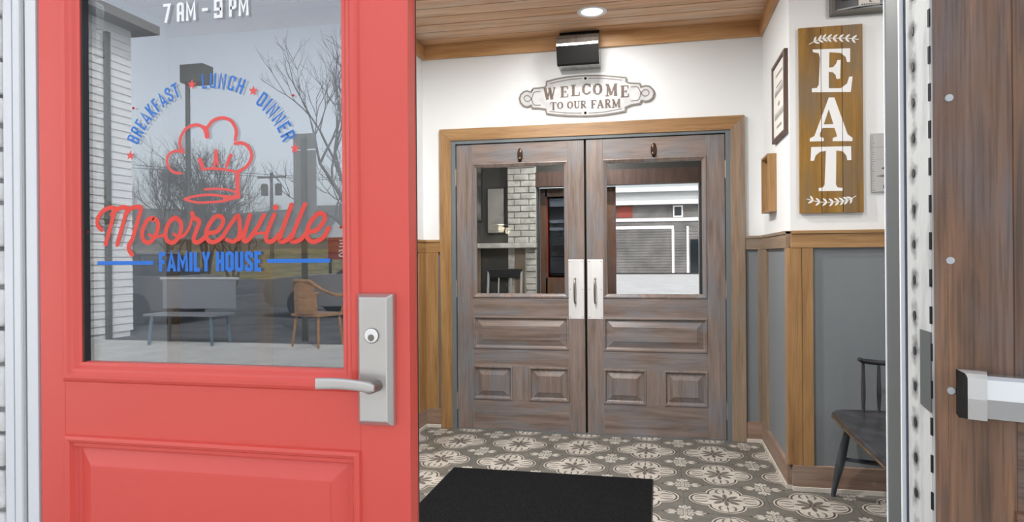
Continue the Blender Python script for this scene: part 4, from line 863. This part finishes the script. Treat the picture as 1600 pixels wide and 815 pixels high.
for k_i, (x0_, x1_, z0_, z1_, m_, lb_) in enumerate(((-2.02, -1.80, 1.50, 2.05, 'pale_art', 'pale narrow print inside beside the brick strip, mirrored in the left inner door'), (-2.75, -2.08, 1.65, 2.45, 'grey_art', 'large mottled grey print inside the front wall, mirrored in the left inner door'))):
    e_ = empty('wall_print', (x0_, 1.48, z0_), label=lb_, cat='picture'); box('frame', 'rubber', e_, 0, x1_-x0_, 0, .018, 0, z1_-z0_, .002); box('print', m_, e_, .012, x1_-x0_-.012, .018, .021, .012, z1_-z0_-.012)
chair(-1.02, 6.1, math.pi+.3, 'dark dining chair this side of the round dining table', None)
tp = empty('dining_table', (-.9, 6.9, 0), label='dark round dining table behind the inner doors', cat='table')
MB().lathe([(.02, .74), (.40, .74), (.41, .755), (.40, .77), (.02, .77)], n=32).build('tabletop', 'brown_x', tp); MB().lathe([(.25, 0), (.25, .02), (.04, .05), (.035, .74)], n=20).build('pedestal', 'blackmetal', tp)

# ================================================================== OUTSIDE, behind the camera (seen mirrored in the glass)
def ground(name, m, x0, x1, y0, y1, z=-.0): return tag(box(name, m, None, x0, x1, y0, y1, z-.2, z), kind='structure')
sw = empty('pavement', (0, 0, 0), label='pale concrete pavement in front of the entrance', kind='structure')
for i in range(9):
    for j in range(4): box('slab', 'concrete', sw, -12+i*2.4+.006, -9.6+i*2.4-.006, -6.4+j*1.925+.006, -6.4+(j+1)*1.925-.006, -.2, -.02)
ground('lot_asphalt', 'asphalt', -90, -4.5, -42, -6.4, -.10)
ground('lot_paving', 'lot', -4.5, 60, -39.2, -6.4, -.10)
# grassy bank and wooded hill
b = MB(); b.grid([[(-100+i*5, -36+(0) , -.12) for i in range(19)], [(-100+i*5, -52, .9+.2*math.sin(i)) for i in range(19)], [(-100+i*5, -75, 2.2+.2*math.sin(i*1.3)) for i in range(19)], [(-100+i*5, -110, 2.4) for i in range(19)]], False, False)
tag(b.build('grass_bank', 'grass', smooth=True), 'winter grass bank beyond the car park', kind='structure')
b = MB(); b.grid([[(-320+i*9, -120-18*k, 1+(15+3*noise.noise(Vector((i*.3, 0, 1)))+1.6*noise.noise(Vector((i*1.1, 3, k))))*math.sin(k/4*math.pi/2)) for i in range(46)] for k in range(5)], False, False)
tag(b.build('wooded_hill', 'hill', smooth=False), 'low brown wooded hill on the horizon', kind='structure')
# building across the road
bd = empty('grey_building', (0, -39, 0), label='grey shingled building with white trim bands, mirrored in the right inner door', cat='building')
box('wall', 'shingle', bd, -12, 13, -8, 0, 0, 4.7)
for q in range(16):
    box('siding_course', 'shingle', bd, -12, 13, 0, .03, q*.19+.004, q*.19+.17)
box('trim_band', 'white_trim', bd, -12, 13, 0, .08, 3.57, 3.80); box('trim_band', 'white_trim', bd, -12, 1.0, 0, .07, 3.04, 3.26)
box('fascia', 'white_trim', bd, -12.3, 13.3, -8.3, .5, 4.72, 5.0); box('fascia', 'alu_grey', bd, -12.3, 13.3, -8.3, .3, 5.0, 5.6); box('roof', 'white_trim', bd, -12.4, 13.4, -8.4, .6, 5.6, 5.9)
box('corner_trim', 'white_trim', bd, .86, 1.02, 0, .08, 0, 3.04); box('corner_trim', 'white_trim', bd, 1.85, 2.0, 0, .08, 0, 3.2)
wf = box('window', 'white_trim', bd, .95, 1.62, 0, .10, 3.84, 4.64); box('pane', 'car_glass', wf, 1.05, 1.52, .10, .11, 3.94, 4.54)
box('red_panel', 'brickred', bd, -2.85, -1.8, 0, .05, 3.86, 4.66)
box('door', 'car_glass', bd, 2.1, 3.1, 0, .05, 0, 2.3)
bb = empty('brick_building', (-38.2, -75.5, 2), label='distant dark red brick building on the grass bank', cat='building')
box('wall', 'brickred', bb, -2, 2.5, -6, 0, 0, 1.6); MB().prism([(-6.5, 1.6), (.5, 1.6), (-3, 3.8)], 'x', -2.5, 3.0).build('roof', 'roof', bb)
# white sided wing of the building, left of the pavement
wg = empty('sided_wing', (-9, 0, 0), label='white lap-sided wing wall mirrored at the left of the red door glass', cat='building')
box('wall', 'white_trim', wg, -3, 0, -7.55, 1.2, -.1, 5.2)
for q in range(41): MB().prism([(0, q*.127), (.022, q*.127), (.006, q*.127+.125), (0, q*.127+.125)], 'y', -7.6, 1.2).build('siding_board', 'white_trim', wg)
box('roof', 'roof', wg, -3.3, .35, -7.9, 1.2, 5.2, 5.35)
box('downspout', 'olive', wg, .03, .10, -7.05, -6.97, -.1, 5.0)
# bare trees
def tree(x, y, h, seed, spread, lab, depth=6, r0=.12, stems=3, z0=-.05, grp=None):
    rnd = random.Random(seed); e = empty('bare_tree', (x, y, z0), label=lab, cat='tree')
    trunk, tw = MB(), MB()
    def grow(p, d, L, r, k):
        q = [p]; dd = d.copy()
        for i in range(3):
            dd = (dd+Vector((rnd.uniform(-1, 1), rnd.uniform(-1, 1), rnd.uniform(-.6, .9)))*.16).normalized(); q.append(q[-1]+dd*L/3)
        (trunk if k > 3 else tw).tube(q, [r, r*.9, r*.78, r*.62], 5 if k > 3 else 3, False)
        if k == 0: return
        for i in range(3 if k > 1 else 2):
            nd = (dd+Vector((rnd.uniform(-1, 1), rnd.uniform(-1, 1), rnd.uniform(-.25, .8)))*spread).normalized()
            grow(q[rnd.choice((2, 3, 3))], nd, L*rnd.uniform(.62, .82), r*.58, k-1)
    for s_ in range(stems):
        a = 6.28*s_/stems+rnd.random(); grow(Vector((0, 0, 0)), Vector((math.cos(a)*.22*spread, math.sin(a)*.22*spread, 1)).normalized(), h*.30, r0, depth)
    trunk.build('trunk', 'bark', e); tag(tw.build('twigs', 'bark', e), kind='stuff')
YM = 2.654
tree(-.80*38, YM-38, 8.2, 3, .75, 'bare shrubby tree left of the lamp post', 6, .11, 4)
tree(-.735*29, YM-29, 7.2, 5, .8, 'bare shrubby tree behind the lamp post', 6, .10, 5)
tree(-.685*22, YM-22, 4.4, 8, .85, 'bare shrubby tree between lamp post and utility pole', 6, .07, 3)
tree(-.44*20, YM-20, 9.0, 12, .7, 'tall bare tree reaching in beside the road sign', 6, .13, 2)
# lamp post
lp = empty('lamp_post', (-12.27, YM-16, -.1), label='olive pole lamp with a box head in the car park', cat='lamp post')
MB().tube([(0, 0, 0), (0, 0, 6.3)], .062, 12).build('pole', 'olive', lp, smooth=True); box('lamp_head', 'olive', lp, -.07, .62, -.22, .22, 5.98, 6.45, .01); box('lens', 'brickred', lp, .05, .58, -.18, .18, 5.965, 5.98); box('base', 'concrete', lp, -.25, .25, -.25, .25, 0, .4, .02)
# road sign seen from behind
rs = empty('road_sign', (-5.54, YM-10, -.1), label='tall narrow road sign on a post, back side to the lot', cat='sign')
box('post', 'olive', rs, -.045, .045, .01, .05, 0, 3.25); box('upper_plate', 'signback', rs, -.20, .20, -.006, .006, 3.07, 3.32, .004); box('lower_plate', 'signback', rs, -.20, .20, -.006, .006, 2.05, 3.05, .004)
# utility pole
up = empty('utility_pole', (-36.8, YM-60, 0), label='wooden utility pole with crossarm and transformers', cat='pole')
MB().tube([(0, 0, 0), (0, 0, 9.5)], [.2, .14], 8).build('pole', 'bark', up); box('crossarm', 'bark', up, -1.5, 1.5, -.08, .08, 9.0, 9.16)
for q in (-.75, .75): MB().lathe([(.3, 0), (.33, .1), (.33, 1.0), (.2, 1.15)], (q, 0, 7.3), 12).build('transformer', 'olive', up)
for q in (-1.3, 1.3):
    pts = [Vector((q+t_*70, -t_*12, 9.2-6*(t_-t_*t_)*.8)) for t_ in [k/12 for k in range(-8, 13)]]
    MB().tube(pts, .025, 4).build('wire', 'rubber', up)
# red letter sign on a post
ls = empty('letter_sign', (-.511*24, YM-24, -.1), label='dark red board with white letters at the car park edge', cat='sign')
box('post', 'olive', ls, -.05, .05, -.03, .03, 0, 1.3); box('board', 'brickred', ls, -.05, 1.3, .03, .07, 1.25, 2.1)
b = MB()
for c_, z_ in (('E', 1.72), ('S', 1.35)):
    for pl in SG[c_][1]: b.stroke([(.35+(.4-p[0])*.75-.0, z_+p[1]*.28) for p in pl], .045, .0, False, False, False)
o = b.build('letters', 'white_trim', ls); o.rotation_euler = (0, 0, 0); o.location = (0, .075, 0)
# cars
def car(x, y, rz, m, lab):
    e = empty('parked_car', (x, y, -.1), rz, label=lab, cat='car')
    side = [(-2.25, .35), (-2.3, .62), (-2.2, .86), (-1.3, .95), (-.55, .98), (1.3, 1.0), (2.1, .98), (2.28, .8), (2.28, .4), (2.2, .28), (-2.1, .26)]
    b = MB(); b.grid([[(px, yy*.97, pz*.99+.005) if abs(yy) > .8 else (px, yy, pz) for px, pz in side] for yy in (-.88, -.80, .80, .88)]); b.build('body', m, e, .015)
    gh = [(-.62, .96), (.05, 1.42), (1.2, 1.44), (1.75, 1.0)]
    MB().grid([[(px*(1) , -.78, pz) if pz < 1.1 else (px, -.62, pz) for px, pz in gh], [(px, .78, pz) if pz < 1.1 else (px, .62, pz) for px, pz in gh]]).build('windows', 'car_glass', e)
    MB().prism([(-.03, 1.40), (.08, 1.45), (1.15, 1.47), (1.24, 1.43)], 'y', -.63, .63).build('roof', m, e)
    for wx in (-1.4, 1.4):
        for wy in (-.82, .72): MB().lathe([(.12, 0), (.30, .0), (.325, .02), (.325, .18), (.3, .2), (.1, .2)], (wx, wy-.05, .325), 20, 'y').build('wheel', 'rubber', e)
    for sy in (-1, 1): MB().box(.35, .55, sy*.885-.012, sy*.885+.012, .80, .83).build('door_handle', 'rubber', e)
    return e
car(-11.6, YM-12.6, 0, 'car', 'grey parked car nearest the pavement'); car(-6.3, YM-14.5, 0, 'car', 'grey parked car beside the road sign'); car(-32, -63, .3, 'car_white', 'white car far off on the grass bank')
# patio bench and captain chair on the far pavement edge
pbn = empty('patio_bench', (-6.75, YM-9.0, -.02), label='grey sheet metal patio bench on blue-grey legs', cat='bench')
box('back_panel', 'patio_grey', pbn, -.62, .62, -.03, -.01, .50, .93, .004); MB().tube([(-.66, -.02, .95), (.66, -.02, .95)], .02, 8).build('top_rail', 'alu_grey', pbn)
box('seat', 'patio_grey', pbn, -.6, .6, -.02, .42, .42, .45, .004)
for sx in (-.52, .52):
    for sy in (0, .38): MB().tube([(sx*.93, sy, .42), (sx, sy+.02*(1 if sy else -1), 0)], .022, 8).build('leg', 'patio_blue', pbn)
cc = empty('captain_chair', (-4.75, YM-8.9, -.02), .3, label='tan wooden captain chair with curved arms at the pavement edge', cat='chair')
box('seat', 'tan_wood', cc, -.26, .26, -.25, .25, .43, .47, .01)
MB().tube([(-.30, -.30, .72), (-.31, -.05, .72), (-.28, .18, .80), (-.14, .29, .93), (.14, .29, .93), (.28, .18, .80), (.31, -.05, .72), (.30, -.30, .72)], .026, 8).build('arm_rail', 'tan_wood', cc, smooth=True)
MB().grid([[(-.2, .24, .47), (-.07, .28, .47), (.07, .28, .47), (.2, .24, .47)], [(-.2, .26, .92), (-.07, .30, .92), (.07, .30, .92), (.2, .26, .92)]], False, False).build('back_splat', 'tan_wood', cc)
for sx in (-1, 1):
    for sy in (-1, 1): MB().tube([(sx*.21, sy*.2, .44), (sx*.25, sy*.24, 0)], [.022, .016], 8).build('leg', 'tan_wood', cc)
    MB().tube([(sx*.24, -.22, .46), (sx*.30, -.25, .71)], .015, 8).build('arm_post', 'tan_wood', cc)
